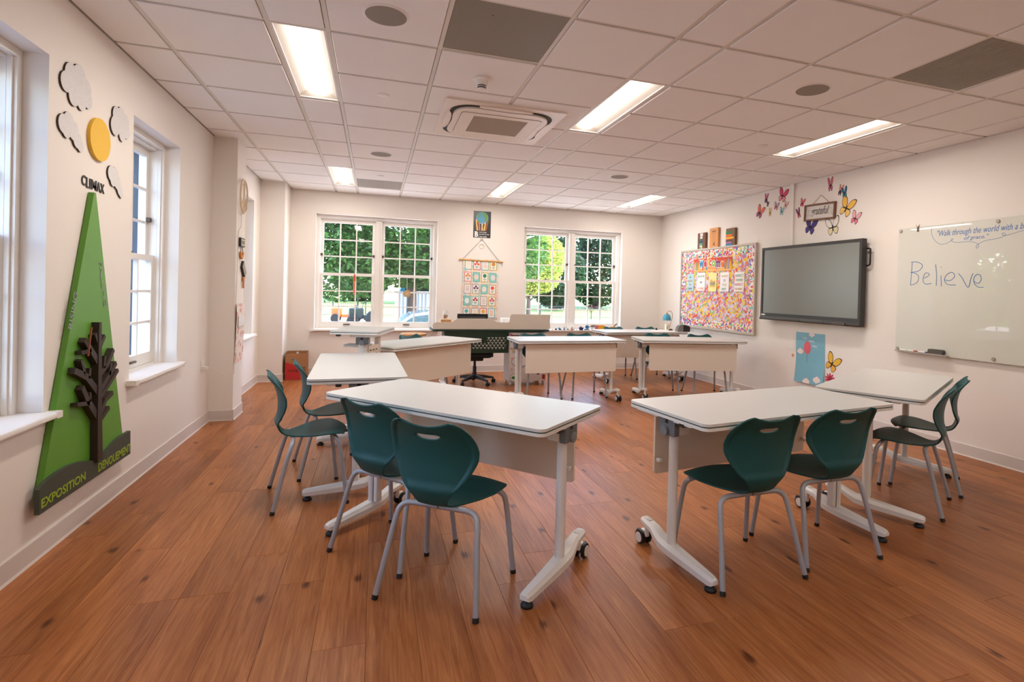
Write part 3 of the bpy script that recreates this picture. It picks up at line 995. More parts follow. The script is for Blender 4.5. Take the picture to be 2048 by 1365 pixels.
# ------------------------------------------------------------------ left wall: plot mountain, clouds, sun
M_GLIT = mat('glitter_white', (220, 216, 214), 0.35, var=0.4, scale=260, bump=0.5, bscale=500)
M_DKEDGE = mat('dark_board_edge', (62, 44, 36), 0.7)
CL = [
    (0.215, 2.33, [(-.105, -.005, .052), (-.06, .045, .06), (.02, .065, .062), (.085, .02, .058), (.11, -.03, .046), (.045, -.06, .045), (-.03, -.055, .05), (0, 0, .06)], 'glittery white wooden cloud, highest on the wall above the yellow sun'),
    (0.168, 2.09, [(-.075, .02, .048), (-.03, .045, .046), (.02, .01, .05), (.06, -.03, .042), (.09, -.055, .03), (-.045, -.005, .04)], 'glittery white wooden cloud between the window and the yellow sun'),
    (0.725, 2.285, [(-.075, -.03, .058), (-.06, .04, .05), (.0, .06, .045), (.06, .03, .05), (.08, -.025, .045), (.02, -.055, .045), (0, 0, .06)], 'glittery white wooden cloud between the yellow sun and the far window'),
    (0.668, 1.93, [(-.055, .035, .045), (-.01, .04, .042), (.025, -.005, .042), (.06, -.045, .034), (.08, -.07, .022), (-.03, .0, .038)], 'glittery white wooden cloud beside the climax lettering'),
]
for y, z, cs, lb in CL:
    t = on_wall('wooden_cloud', lb, 'wall decoration', 'left', y, z, 'glitter clouds on the wall')
    o = cloud_outline(cs)
    MB().prism(o, -0.009, -0.001, 'xz').build('board', M_DKEDGE, t)
    MB().prism([(p[0] * 0.995, p[1] * 0.995) for p in o], -0.0103, -0.0091, 'xz').build('glitter_face', M_GLIT, t)
t = on_wall('wooden_sun', 'flat round yellow wooden sun on the wall among the clouds', 'wall decoration', 'left', 0.455, 2.122)
MB().prism(ell(0, 0, 0.118, 0.118, 40), -0.018, -0.001, 'xz').build('disc', mat('sun_yellow', (236, 186, 48), 0.55, var=0.05), t)
t = on_wall('wall_lettering', 'dark grey CLIMAX letters on the wall at the tip of the green triangle', 'lettering', 'left', 0.29, 1.834)
for i, (ch_, dz) in enumerate(zip('CLIMAX', (0.006, 0.0, 0.0, 0.0, -0.002, -0.004))):
    x0, w = ((0.0, .045), (.05, .03), (.085, .012), (.104, .058), (.166, .04), (.207, .045))[i]
    fit_text(t, 'letter', ch_, mat('letter_grey', (62, 58, 56), 0.6), x0, x0 + w, dz, dz + 0.055, -0.003, 0.004, bold=0.0015)

t = on_wall('plot_mountain_sign', 'tall green triangle story sign with a dark branching wooden tree and hilly base', 'wall sign', 'left', 0, 0)
M_GRN = mat('painted_green_board', (92, 150, 44), 0.45, var=0.10, scale=5)
MB().prism([(0.362, 1.812), (0.382, 1.812), (0.79, 0.30), (-0.095, 0.30)], -0.030, -0.004, 'xz').build('green_triangle', M_GRN, t)
hill = spline([(-.143, .355), (-.104, .372), (-.012, .386), (.088, .389), (.195, .379), (.311, .352), (.437, .315), (.461, .327), (.571, .359), (.679, .38), (.83, .384)], 4)
base = MB().prism([(-.143, .238), (.836, .236)] + list(reversed(hill)), -0.050, -0.0302, 'xz').build('hill_base', mat('chalk_dark_green', (66, 72, 60), 0.6, var=0.06), t)
M_LIME = mat('lime_letters', (150, 176, 44), 0.5)
fit_text(base, 'lettering', 'EXPOSITION', M_LIME, -0.130, 0.273, 0.262, 0.306, -0.051, 0.0012, bold=0.002)
fit_text(base, 'lettering', 'DENOUEMENT', M_LIME, 0.414, 0.832, 0.254, 0.304, -0.051, 0.0012, bold=0.002)
M_SILV = mat('silver_letters', (124, 134, 128), 0.4)
for s, (xa, za_), (xb, zb_), hgt in (('RISING', (.152, 1.075), (.205, 1.262), .036), ('FALLING', (.425, 1.432), (.492, 1.180), .034)):
    L_ = math.hypot(xb - xa, zb_ - za_)
    o = fit_text(t, 'lettering', s, M_SILV, 0, L_, 0, hgt, 0, 0.0012, bold=0.001)
    a = math.atan2(zb_ - za_, xb - xa)
    o.data.transform(Matrix.Translation((xa, -0.0312, za_)) @ Matrix.Rotation(-a, 4, 'Y'))
M_BARK = mat('dark_brown_board', (54, 40, 33), 0.6, var=0.15, scale=20)
tree = MB()
def limb(pts, w0, w1, y0=-0.062, y1=-0.0303):
    n_ = len(pts)
    Lh, Rh = [], []
    for i, p in enumerate(pts):
        q0, q1 = Vector(pts[max(i - 1, 0)]), Vector(pts[min(i + 1, n_ - 1)])
        d = (q1 - q0).normalized(); nn = Vector((-d.y, d.x))
        w = w0 + (w1 - w0) * i / (n_ - 1)
        Lh.append(tuple(Vector(p) + nn * w)); Rh.append(tuple(Vector(p) - nn * w))
    return MB().prism(Lh + list(reversed(Rh)), y0, y1, 'xz')
tk = limb([(.397, .325), (.390, .45), (.384, .56), (.379, .70), (.376, .885), (.37, 1.04), (.371, 1.10)], .030, .013, -0.0665, -0.0306)
trunk = tk.build('trunk', M_BARK, t)
for pts, w0 in (([(.376, .875), (.277, .964), (.22, 1.016)], .019), ([(.286, .953), (.187, .951)], .012), ([(.378, .709), (.245, .818), (.121, .869)], .02), ([(.226, .839), (.188, .914)], .012), ([(.273, .804), (.28, .859)], .012),
                ([(.377, .572), (.268, .682), (.202, .769)], .02), ([(.278, .671), (.153, .688)], .012), ([(.287, .679), (.285, .726)], .011), ([(.378, .952), (.441, 1.02)], .014), ([(.372, .973), (.331, 1.039)], .013),
                ([(.385, .805), (.479, .851), (.552, .929)], .017), ([(.438, .837), (.446, .905)], .012), ([(.39, .71), (.503, .787), (.589, .846)], .017), ([(.507, .786), (.522, .855)], .012),
                ([(.395, .675), (.505, .736), (.615, .80)], .014), ([(.395, .575), (.466, .652), (.552, .676)], .016), ([(.395, .545), (.511, .598)], .014)):
    limb(pts, w0, w0 * .8).build('branch', M_BARK, t)
MB().tube([(.262, -.070, 1.08), (.226, -.072, .93)], 0.005, 6).build('stick', mat('rust_stick', (140, 72, 34), 0.6), t)

# pier face: peace ring, hanging signs, paper poster
def on_pier(name, label, cat, y, z, off=0.0):
    return thing(name, label, cat, (-0.712 + off, y, z), math.pi / 2)
M_CREAM = mat('cream_tube', (226, 206, 176), 0.45)
t = on_pier('peace_sign', 'cream tube peace symbol hung on the wall pier', 'wall decoration', 2.885, 2.205, 0.026)
ringp = [(0.15 * math.cos(a * math.pi / 20), 0, 0.168 * math.sin(a * math.pi / 20)) for a in range(41)]
MB().tube(ringp, 0.009, 8, False).build('ring', M_CREAM, t, 60)
for p in ((0, -.165), (-.108, -.115), (.108, -.115)):
    MB().tube([(0, -0.002, 0.165 if p[0] == 0 else 0.0), (p[0], -0.002, p[1])], 0.008, 8).build('bar', M_CREAM, t, 60)
MB().tube([(0, 0.02, 0.12), (0, -0.004, 0.12)], 0.006, 6).build('hook', M_TRIM, t)
t = on_pier('hanging_cord', 'thin pale cord running down the wall pier from the peace symbol', 'cord', 2.885, 0)
MB().tube(spline([(0, -0.006, 2.03), (-.02, -0.007, 1.90), (-.10, -0.004, 1.83), (-.12, -.004, 1.55), (-.14, -.005, 1.3), (-.17, -.006, 1.15), (-.1715, -.004, .8), (-.172, -0.006, .45)], 6), 0.0022, 6).build('cord', mat('pale_cord', (206, 198, 186), 0.6), t, 60)
M_ORW = mat('orange_wood', (206, 128, 58), 0.5, var=0.08)
for y, z, ry, lb, kind in ((2.895, 1.745, 0.0, 'small black framed sign with an orange crescent hook below the peace symbol', 0), (2.985, 1.475, 0.75, 'small tilted black framed sign with an orange peg on the pier', 1)):
    t = on_pier('hook_sign', lb, 'wall sign', y, z, 0.001)
    t.rotation_euler = (0, 0, math.pi / 2)
    R_ = Matrix.Rotation(ry, 4, 'Y')
    MB().at(R_).bbox(-0.085, 0.085, -0.022, 0, -0.045, 0.045, 0.003).build('frame', M_DGREY, t)
    pl = MB().at(R_).box(-0.07, 0.07, -0.0232, -0.0221, -0.032, 0.032).build('face', mat('pale_sign_face', (206, 196, 160), 0.6), t)
    gl = MB().at(R_)
    for k in range(5):
        gl.box(-0.058 + k * 0.025, -0.046 + k * 0.025, -0.0242, -0.0233, -0.018, 0.018)
    gl.build('print', mat('sign_print', (96, 92, 70), 0.6), pl)
    if kind == 0:
        MB().prism(arc(0, -0.105, 0.062, 170, 370, 14) + list(reversed(arc(0, -0.098, 0.034, 185, 355, 12))), -0.02, -0.004, 'xz').build('crescent_hook', M_ORW, t)
        MB().tube([(-0.03, -0.012, -0.047), (-0.045, -0.012, -0.095)], 0.003, 6).tube([(0.03, -0.012, -0.047), (0.045, -0.012, -0.095)], 0.003, 6).build('tie', M_DGREY, t)
    else:
        MB().bbox(-0.02, 0.03, -0.022, -0.004, -0.115, -0.072, 0.004).bbox(-0.006, 0.014, -0.02, -0.006, -0.19, -0.114, 0.003).build('peg', M_ORW, t)
t = on_pier('paper_poster', 'pale pink floral paper poster low on the wall pier', 'poster', 2.885, 0.545, 0.004)
ppm = cell_material('floral_paper', 14, [(0.0, 1.0), (0.6, 1.4)], [(214, 150, 140), (226, 178, 160), (206, 136, 120), (232, 204, 190)], (236, 222, 210), 0.34)
pr = MB()
pr.loft([[(x, -0.003 - 0.012 * math.sin(k * 0.5) ** 2 - q, z) for x, q in ((-0.165, 0), (0.165, 0), (0.165, -0.0015), (-0.165, -0.0015))] for k, z in enumerate([0.0, .15, .3, .45, .59])])
pr.build('sheet', ppm, t)
MB().box(-0.12, 0.12, -0.0225, -0.0185, 0.36, 0.47).build('blank_patch', mat('poster_blank', (232, 228, 226), 0.7), t)
t = on_wall('wall_outlet', 'white wall outlet with a plugged in charger near the pier', 'outlet', 'left', 2.49, 0.56)
MB().prism(rrect(-0.036, 0.036, -0.058, 0.058, 0.005), -0.006, -0.001, 'xz').build('cover_plate', M_TRIM, t)
pl = MB().bbox(-0.016, 0.016, -0.05, -0.0061, -0.035, 0.0, 0.004).build('charger', M_TRIM, t)
MB().tube(spline([(0.0, -0.05, -0.02), (0.01, -0.09, -0.02), (.03, -0.13, -0.05), (.06, -0.17, -0.09), (.10, -.19, -.10)], 5), 0.002, 6).build('wire', M_TRIM, pl)

# ------------------------------------------------------------------ back wall
t = on_wall('earth_poster', 'black poster of a globe held up by raised hands above the quilt', 'poster', 'back', 2.207, 2.39)
MB().box(-0.148, 0.148, -0.003, -0.001, -0.224, 0.224).build('border', M_PAPER, t)
MB().box(-0.142, 0.142, -0.0042, -0.0031, -0.216, 0.216).build('black_ground', mat('poster_black', (40, 37, 35), 0.35, var=0.15, scale=9), t)
gl = MB().prism(ell(0, 0.105, 0.1, 0.1, 32), -0.0052, -0.0043, 'xz').build('globe', mat('globe_blue', (86, 160, 196), 0.5, var=0.05), t)
M_LAND = mat('globe_green', (104, 158, 62), 0.5, var=0.1, scale=30)
for pts in ([(-.045, .19), (.02, .2), (.06, .18), (.085, .14), (.09, .09), (.075, .05), (.05, .07), (.03, .06), (.045, .1), (.03, .12), (.02, .16), (-.01, .18)], [(-.08, .15), (-.05, .17), (-.03, .145), (-.045, .11), (-.07, .115)], [(-.075, .07), (-.04, .06), (-.03, .03), (-.06, .03)]):
    MB().prism(pts, -0.0060, -0.0053, 'xz').build('land', M_LAND, gl)
for (xa, xb, za_), c_ in (((-.085, -.095, .05), (232, 190, 120)), ((-.045, -.05, .01), (216, 124, 62)), ((0.0, 0.0, -.01), (240, 196, 150)), ((.035, .05, .005), (236, 196, 96)), ((.065, .09, .04), (168, 96, 52))):
    MB().prism([(xa * .9 - .012, -.1), (xa * .9 + .012, -.1), (xb + .010, za_), (xb + .016, za_ + .03), (xb, za_ + .022), (xb - .014, za_ + .035), (xb - .010, za_)], -0.0068, -0.0061, 'xz').build('arm', mat('arm_%d' % c_[0], c_, 0.6), t)
M_PW = mat('print_white', (244, 242, 238), 0.6)
fit_text(t, 'initial', 'B', M_PW, -.118, -.062, -.205, -.115, -0.0047, 0.0008, bold=.004)
for i, s in enumerate(('e the change', 'you want to see', 'in the world.')):
    fit_text(t, 'print', s, M_PW, -.055, (.075, .115, .08)[i], -.138 - i * .034, -.116 - i * .034, -0.0047, 0.0008, bold=.001)

t = on_wall('quilt_hanging', 'patchwork flower quilt hanging from a wooden dowel between the windows', 'wall hanging', 'back', 2.205, 0.865)
M_STRIPE = cell_material('pastel_binding', 30, [(0.7, 0.35)], [(236, 190, 176), (190, 214, 206), (238, 222, 180), (240, 226, 218)], (236, 214, 204), 0.6)
MB().box(-0.295, 0.29, -0.012, -0.006, 0.0, 0.965).build('quilt_cloth', M_STRIPE, t)
MB().tube([(-.36, -0.02, .945), (.36, -0.02, .93)], 0.011, 10).build('dowel', mat('dowel_wood', (214, 160, 84), 0.5), t, 60)
MB().tube([(-.30, -0.022, .955), (0.005, -0.008, 1.285), (.30, -0.022, .94)], 0.004, 6).tube([(.335, -.026, .93), (.345, -.024, .85)], 0.004, 6).build('hanging_string', mat('grey_blue_string', (140, 158, 160), 0.7), t)
MB().lathe([(0.0, -0.004), (0.03, -0.004), (0.03, -0.001)][1:], 16, (0.0, 0, 1.285), 'y').tube(ringp and [(0.035 * math.cos(a * .35), -0.006, 1.17 + 0.035 * math.sin(a * .35)) for a in range(19)], 0.004, 6).build('wall_hook', mat('pale_hook', (214, 202, 188), 0.5), t)
TEAL, RED, OLV, PINK, GRY = (96, 182, 172), (216, 84, 88), (190, 166, 50), (226, 120, 120), (170, 150, 146)
pat = [[(TEAL, 0, (230, 226, 216)), (RED, 1, (214, 84, 50)), (TEAL, 0, (224, 150, 130)), (OLV, 2, (196, 140, 48))],
       [(PINK, 1, (224, 140, 60)), (TEAL, 3, (238, 214, 200)), (OLV, 2, (40, 140, 96)), (TEAL, 3, (232, 220, 212))],
       [(GRY, 0, (190, 130, 130)), (GRY, 1, (92, 66, 116)), (TEAL, 3, (236, 224, 216)), (OLV, 2, (226, 92, 62))],
       [(TEAL, 3, (232, 240, 236)), (TEAL, 1, (190, 52, 70)), (GRY, 0, (196, 160, 150)), (OLV, 1, (214, 70, 72))],
       [(GRY, 2, (84, 178, 176)), (GRY, 0, (220, 190, 90)), (RED, 2, (236, 176, 40)), (TEAL, 0, (216, 140, 100))]]
def cmat(c, pre='dye'):
    return mat('%s_%d_%d_%d' % ((pre,) + tuple(c)), c, 0.75, var=0.06, scale=40)
for r in range(5):
    for c in range(4):
        ed, k, fc = pat[r][c]
        cx, cz = -0.205 + c * 0.136 - r * 0.004, 0.865 - r * 0.193 - c * 0.002
        p = MB().box(cx - 0.058, cx + 0.058, -0.0135, -0.0121, cz - 0.078, cz + 0.078).build('patch', cmat(ed), t)
        MB().box(cx - 0.048, cx + 0.048, -0.0146, -0.0136, cz - 0.068, cz + 0.068).build('field', cmat((150, 206, 198) if k == 3 else (240, 234, 226)), p)
        if k == 0:
            for q in range(4):
                zz = cz + 0.036 - q * 0.024
                MB().box(cx - 0.03 + 0.006 * (q % 2), cx + 0.03 - 0.006 * (q % 2), -0.0152, -0.0147, zz - 0.004, zz + 0.004).build('motif', cmat(fc), p)
        elif k == 3:
            MB().prism(ell(cx, cz, 0.036, 0.044, 20), -0.0152, -0.0147, 'xz').build('medallion', cmat(fc), p)
        else:
            MB().box(cx - 0.002, cx + 0.002, -0.0152, -0.0147, cz - 0.06, cz + 0.01).build('stem', cmat((70, 110, 84)), p)
            for sg in (-1, 1):
                MB().prism([(cx, cz - 0.05), (cx + sg * 0.03, cz - 0.022), (cx + sg * 0.012, cz - 0.02)], -0.0152, -0.0147, 'xz').build('leaf', cmat((60, 160, 150) if k == 1 else (170, 170, 60)), p)
            spots = [(0, .026, .03)] if k == 2 else [(0, .042, .017), (-.024, .014, .017), (.024, .014, .017)]
            for dx, dz, rr in spots:
                MB().prism(ell(cx + dx, cz + dz, rr, rr, 14), -0.0158, -0.0153, 'xz').build('bloom', cmat(fc), p)

# ------------------------------------------------------------------ right wall
t = on_wall('bulletin_board', 'large bulletin board papered with colourful crayons and a dotted border', 'bulletin board', 'right', 3.785, 1.44)
HB, VB = 0.925, 0.615
MB().box(-HB, HB, -0.028, -0.002, -VB, VB).build('backing', mat('board_frame_grey', (196, 184, 170), 0.5), t)
crm = cell_material('crayon_paper', 27, [(0.3, 0.42), (1.25, 0.42), (-0.55, 0.42)], [(238, 190, 40), (226, 84, 44), (178, 120, 170), (230, 150, 150), (236, 200, 60), (150, 176, 120), (214, 204, 220), (200, 120, 150)], (212, 202, 210), 0.47)
MB().box(-HB + .018, HB - .018, -0.0295, -0.0281, -VB + .018, VB - .018).build('crayon_paper', crm, t)
dot = cell_material('dotted_border_paper', 34, [(0.0, 1.0)], [(236, 196, 50), (226, 90, 110), (120, 90, 170), (110, 190, 190), (240, 130, 60), (150, 200, 80), (70, 90, 180), (236, 140, 160), (206, 50, 60)], (240, 228, 224), 0.60)
bw = 0.11
for a in ((-HB + .02, HB - .02, VB - .02 - bw, VB - .02), (-HB + .02, HB - .02, -VB + .02, -VB + .02 + bw), (-HB + .02, -HB + .02 + bw, -VB + .02 + bw, VB - .02 - bw), (HB - .02 - bw, HB - .02, -VB + .02 + bw, VB - .02 - bw)):
    MB().box(a[0], a[1], -0.0315, -0.0296, a[2], a[3]).build('dotted_border', dot, t)
fr = MB()
for s in (-1, 1):
    fr.box(s * HB - 0.012, s * HB + 0.012, -0.042, -0.001, -VB - .012, VB + .012).box(-HB + .0125, HB - .0125, -0.042, -0.001, s * VB - 0.012, s * VB + 0.012)
fr.build('frame', mat('board_frame_grey', (196, 184, 170), 0.5), t)

t = on_wall('welcome_banner', 'orange Welcome banner with pencils pinned to the bulletin board', 'banner', 'right', 3.846, 1.805, None, 0.033)
def band(n, c0, c1, w, h, y):
    for i in range(n):
        k = i / (n - 1)
        c = tuple(int(a + (b - a) * k) for a, b in zip(c0, c1))
        MB().box(-w, w, y - 0.001, y, -h + 2 * h * i / n, -h + 2 * h * (i + 1) / n).build('colour_band', cmat(c, 'banner'), t)
band(6, (236, 176, 104), (206, 70, 44), 0.49, 0.10, -0.001)
PC = [(180, 180, 186), (80, 170, 110), (240, 190, 40), (220, 80, 60), (70, 150, 200), (190, 120, 180), (240, 200, 60), (90, 160, 140), (150, 150, 170), (230, 180, 40)]
for i, x in enumerate((-.45, -.40, -.33, -.24, -.14, .12, .24, .34, .405, .455)):
    hh = 0.13 + 0.02 * (i % 3)
    MB().prism([(x - .016, -.075), (x + .016, -.075), (x + .014, -.075 + hh * .75), (x, -.075 + hh), (x - .014, -.075 + hh * .75)], -0.0032, -0.0021, 'xz').build('printed_pencil', cmat(PC[i], 'pencil'), t)
WC = [(28, 130, 178), (196, 52, 66), (240, 170, 40), (206, 70, 50), (120, 176, 50), (112, 52, 110), (232, 120, 44)]
xo = -0.34
for ch_, w, dz, c in zip('Welcome', (.125, .07, .04, .065, .08, .115, .085), (-.045, -.03, -.02, -.02, -.03, -.045, -.055), WC):
    hgt = 0.095 if ch_ in 'elcom' and ch_ != 'l' else 0.125
    o = fit_text(t, 'letter_outline', ch_.lower(), M_PW, xo - .008, xo + w + .006, dz - .008, dz + hgt + .008, -0.0042, 0.001, bold=.012)
    fit_text(t, 'letter', ch_.lower(), cmat(c, 'letter'), xo, xo + w, dz, dz + hgt, -0.0055, 0.001, bold=.004)
    xo += w + 0.012

PAPERS = [
    (4.425, 1.54, .10, .137, (178, 206, 214), ['BE', 'READY', 'TO', 'LEARN'], 'pale blue Be Ready To Learn sheet on the bulletin board'),
    (4.119, 1.546, .107, .141, (238, 232, 228), ['BELIEVE', 'IN', 'YOURSELF'], 'white Believe In Yourself sheet with a dark rule on the bulletin board'),
    (3.814, 1.539, .10, .143, (244, 224, 150), [], 'pale yellow sheet with a small orange crayon on the bulletin board'),
    (3.52, 1.538, .107, .14, (238, 234, 232), ['ALWAYS', 'DO', 'YOUR', 'BEST'], 'white Always Do Your Best sheet on the bulletin board'),
    (3.182, 1.54, .106, .14, (238, 230, 226), ['RESPECT', 'OTHERS', 'RESPECT', 'YOURSELF'], 'white Respect Others sheet on the bulletin board'),
]
TC = [(224, 140, 110), (206, 170, 90), (110, 170, 130), (120, 120, 130), (216, 120, 120)]
for y, z, hw_, hh_, col_, lines, lb in PAPERS:
    t = on_wall('class_sheet', lb, 'poster', 'right', y, z, 'motto sheets on the bulletin board', 0.033)
    sh = MB().loft([[(x, yy - 0.0015 - 0.006 * k * k, zz) for x, yy in ((-hw_, 0), (hw_, 0), (hw_, 0.001), (-hw_, 0.001))] for k, zz in ((1.0, -hh_), (.5, -hh_ * .5), (0, 0), (0, hh_))]).build('sheet', cmat(col_, 'sheet'), t)
    if not lines:
        MB().at(Matrix.Rotation(-.6, 4, 'Y')).box(-.03, .01, -0.0045, -0.003, .035, .047).build('printed_crayon', cmat((224, 120, 60), 'ink'), t)
        for z_, c_ in ((.012, (226, 160, 110)), (-.014, (104, 104, 100)), (-.040, (104, 104, 100)), (-.066, (230, 170, 60))):
            MB().box(-.066, .066, -0.0075, -0.0035, z_ - .007, z_ + .007).build('print_line', cmat(c_, 'ink'), t)
    n_ = len(lines)
    for i, s in enumerate(lines):
        w = min(hw_ * .8, 0.016 * len(s) * .8)
        zc = hh_ * .62 - i * hh_ * (1.35 / max(n_ - 1, 1))
        k = max(0, -zc / hh_)
        fit_text(t, 'print', s, cmat(TC[(i + len(s)) % 5], 'ink'), -w, w, zc - .016, zc + .016, -0.0035 - 0.009 * k, 0.0006)

CANV = [(4.137, 2.19, .108, .127, (112, 74, 54), 0, 'small dark brown canvas painted with a thin tower of cups'), (3.815, 2.212, .110, .15, (216, 150, 88), 1, 'small orange wooden plaque with dark script above the bulletin board'), (3.41, 2.19, .106, .127, (120, 86, 58), 2, 'small canvas painted with a bright stack of books')]
for y, z, hw_, hh_, col_, k, lb in CANV:
    t = on_wall('painted_canvas', lb, 'painting', 'right', y, z)
    MB().bbox(-hw_, hw_, -0.038, -0.001, -hh_, hh_, 0.003).build('canvas', mat('canvas_%d' % k, col_, 0.6, var=0.12, scale=8), t)
    if k == 0:
        for (x, w, z0, h_, c) in ((0.0, .036, .075, .045, (226, 222, 218)), (-.005, .032, .035, .035, (222, 208, 206)), (-.01, .038, .006, .026, (60, 110, 80)), (-.012, .052, -.032, .034, (60, 76, 110)), (-.014, .044, -.066, .03, (80, 160, 130)), (-.012, .032, -.092, .022, (226, 218, 206)), (-.032, .024, -.122, .028, (80, 150, 190)), (.006, .02, -.122, .03, (240, 196, 40))):
            MB().box(x - w, x + w, -0.0392, -0.0381, z0, z0 + h_).build('painted_block', cmat(c, 'paint'), t)
    elif k == 1:
        MB().box(-.05, .06, -0.0388, -0.0381, .098, .108).box(-.035, .045, -0.0388, -0.0381, .084, .089).build('heading', M_DGREY, t)
        for i in range(9):
            MB().box(-.06 + .006 * (i % 3), .055 - .008 * (i % 2), -0.0388, -0.0381, .07 - i * .018, .073 - i * .018).build('print_line', mat('brown_print', (130, 96, 60), 0.6), t)
        MB().prism([(-.04, -.115), (-.01, -.10), (.03, -.125), (.02, -.085), (.045, -.06), (.0, -.085)], -0.0388, -0.0381, 'xz').build('motif', M_DGREY, t)
    else:
        z0 = -hh_
        for h_, w, dx, c in ((.035, .072, -.03, (56, 130, 184)), (.024, .064, -.036, (196, 116, 156)), (.022, .076, -.026, (84, 80, 76)), (.016, .056, -.03, (196, 70, 70)), (.03, .09, -.012, (240, 184, 40)), (.04, .074, -.03, (232, 112, 40)), (.045, .07, -.034, (54, 130, 76))):
            MB().box(max(dx - w, -hw_), min(dx + w, hw_), -0.0395, -0.0381, z0 + .004, z0 + h_).build('painted_book', cmat(c, 'paint'), t)
            z0 += h_

t = on_wall('cable_conduit', 'thin white vertical conduit running from the ceiling to the screen', 'conduit', 'right', 2.215, 0)
MB().bbox(-0.014, 0.014, -0.02, -0.001, 1.98, 2.70, 0.003).build('channel', M_TRIM, t)
MB().loft([[(x, y, z) for x, y in ((-.014 - k, -0.001), (.014 + k, -0.001), (.014 + k, -0.02 - k), (-.014 - k, -0.02 - k))] for z, k in ((2.66, 0.001), (2.72, .012), (2.738, .014))]).build('entry_boot', M_TRIM, t)

t = on_wall('display_screen', 'large dark framed flat display mounted on the wall beside the bulletin board', 'display', 'right', 1.866, 1.508)
M_BEZ = mat('dark_bezel', (44, 40, 38), 0.45, var=0.03)
HW, HH = 0.7625, 0.462
fr = MB().box(-HW, -HW + .03, -0.115, -0.05, -HH + .085, HH).box(HW - .03, HW, -0.115, -0.05, -HH + .085, HH).box(-HW + .03, HW - .03, -0.115, -0.05, HH - .032, HH)
fr.loft([[(x, y, z) for y, z in ((-0.05, -HH), (-0.125, -HH), (-0.13, -HH + .012), (-0.115, -HH + .045), (-0.115, -HH + .085), (-0.05, -HH + .085))] for x in (-HW, HW)])
fr.build('bezel', M_BEZ, t)
MB().box(-HW + .03, HW - .03, -0.107, -0.08, -HH + .085, HH - .032).build('screen', mat('matte_screen', (106, 104, 97), 0.28, var=0.01, spec=0.8), t)
MB().box(-HW + .05, HW - .05, -0.0499, -0.02, -HH + .06, HH - .05).build('rear_housing', M_DGREY, t)
MB().box(-0.3, 0.3, -0.0199, -0.001, -0.2, 0.2).build('wall_mount', M_DGREY, t)
MB().tube(spline([(HW - .002, -0.045, .36), (HW + .035, -0.045, .355), (HW + .04, -0.045, .33), (HW + .04, -0.045, .21), (HW + .03, -0.045, .185), (HW - .002, -0.045, .18)], 5), 0.009, 8).build('carry_handle', M_BLACK, t, 60)
tr = MB().bbox(-0.45, -0.05, -0.1335, -0.122, -HH + .008, -HH + .03, 0.003).bbox(0.05, 0.30, -0.1335, -0.122, -HH + .008, -HH + .03, 0.003).build('pen_tray', mat('tray_grey', (70, 66, 62), 0.5), t)
MB().bbox(0.42, 0.60, -0.145, -0.1305, -HH + .004, -HH + .035, 0.004).build('pen_holder', mat('holder_brown', (78, 66, 58), 0.5), t)
MB().box(-HW + .02, -HW + .09, -0.1158, -0.1151, -HH + .056, -HH + .070).build('badge', M_PW, t)
for k in range(3):
    MB().tube(spline([(-HW + .01, -0.04, 0.02 - k * .01), (-HW - .03 - .012 * k, -0.045, -.02), (-HW - .045 + .02 * k, -0.045, -.09), (-HW + .01, -0.042, -.14)], 6), 0.0035, 6).build('cable', M_BLACK, t, 60)

# glass marker board
t = on_wall('glass_board', 'large frosted glass marker board on standoffs with Believe written in blue', 'marker board', 'right', -0.46, 1.437)
M_GB = mat('backpainted_glass', (214, 213, 202), 0.35, var=0.004, coat=1.0)
M_GB.node_tree.nodes['Principled BSDF'].inputs['Coat Roughness'].default_value = 0.015
MB().bbox(-1.22, 1.22, -0.031, -0.025, -0.598, 0.598, 0.0015).build('glass', M_GB, t)
M_STEEL = mat('brushed_steel', (176, 168, 158), 0.3, metal=0.9)
for x in (-1.197, -0.331, 0.535, 1.19):
    for z in (-0.569, 0.572):
        MB().lathe([(0.014, -0.040), (0.016, -0.037), (0.016, -0.0312)], 18, (x, 0, z), 'y').lathe([(0.008, -0.0249), (0.008, -0.001)], 12, (x, 0, z), 'y').build('standoff', M_STEEL, t, 40)
M_INK = mat('blue_marker_ink', (78, 124, 186), 0.5)
BELIEVE = [[(0.612, 1.701), (0.615, 1.608), (0.622, 1.491)], [(0.622, 1.704), (0.566, 1.704), (0.517, 1.681), (0.512, 1.651), (0.549, 1.617), (0.626, 1.605)], [(0.626, 1.605), (0.576, 1.596), (0.544, 1.566), (0.553, 1.514), (0.594, 1.49), (0.626, 1.485)],
 [(0.489, 1.549), (0.453, 1.565), (0.44, 1.588), (0.47, 1.599), (0.493, 1.572), (0.498, 1.52), (0.471, 1.493), (0.418, 1.5)], [(0.384, 1.672), (0.372, 1.576), (0.372, 1.478)], [(0.332, 1.569), (0.325, 1.472)], [(0.334, 1.65), (0.331, 1.643)],
 [(0.297, 1.531), (0.247, 1.524), (0.21, 1.56), (0.228, 1.595), (0.268, 1.586), (0.298, 1.543), (0.284, 1.499), (0.24, 1.483), (0.198, 1.486)], [(0.177, 1.584), (0.146, 1.547), (0.093, 1.462), (0.07, 1.546), (0.054, 1.584)],
 [(0.049, 1.518), (0.012, 1.497), (-0.011, 1.527), (-0.002, 1.568), (0.028, 1.572), (0.047, 1.539), (0.04, 1.492), (0.006, 1.464), (-0.033, 1.464)]]
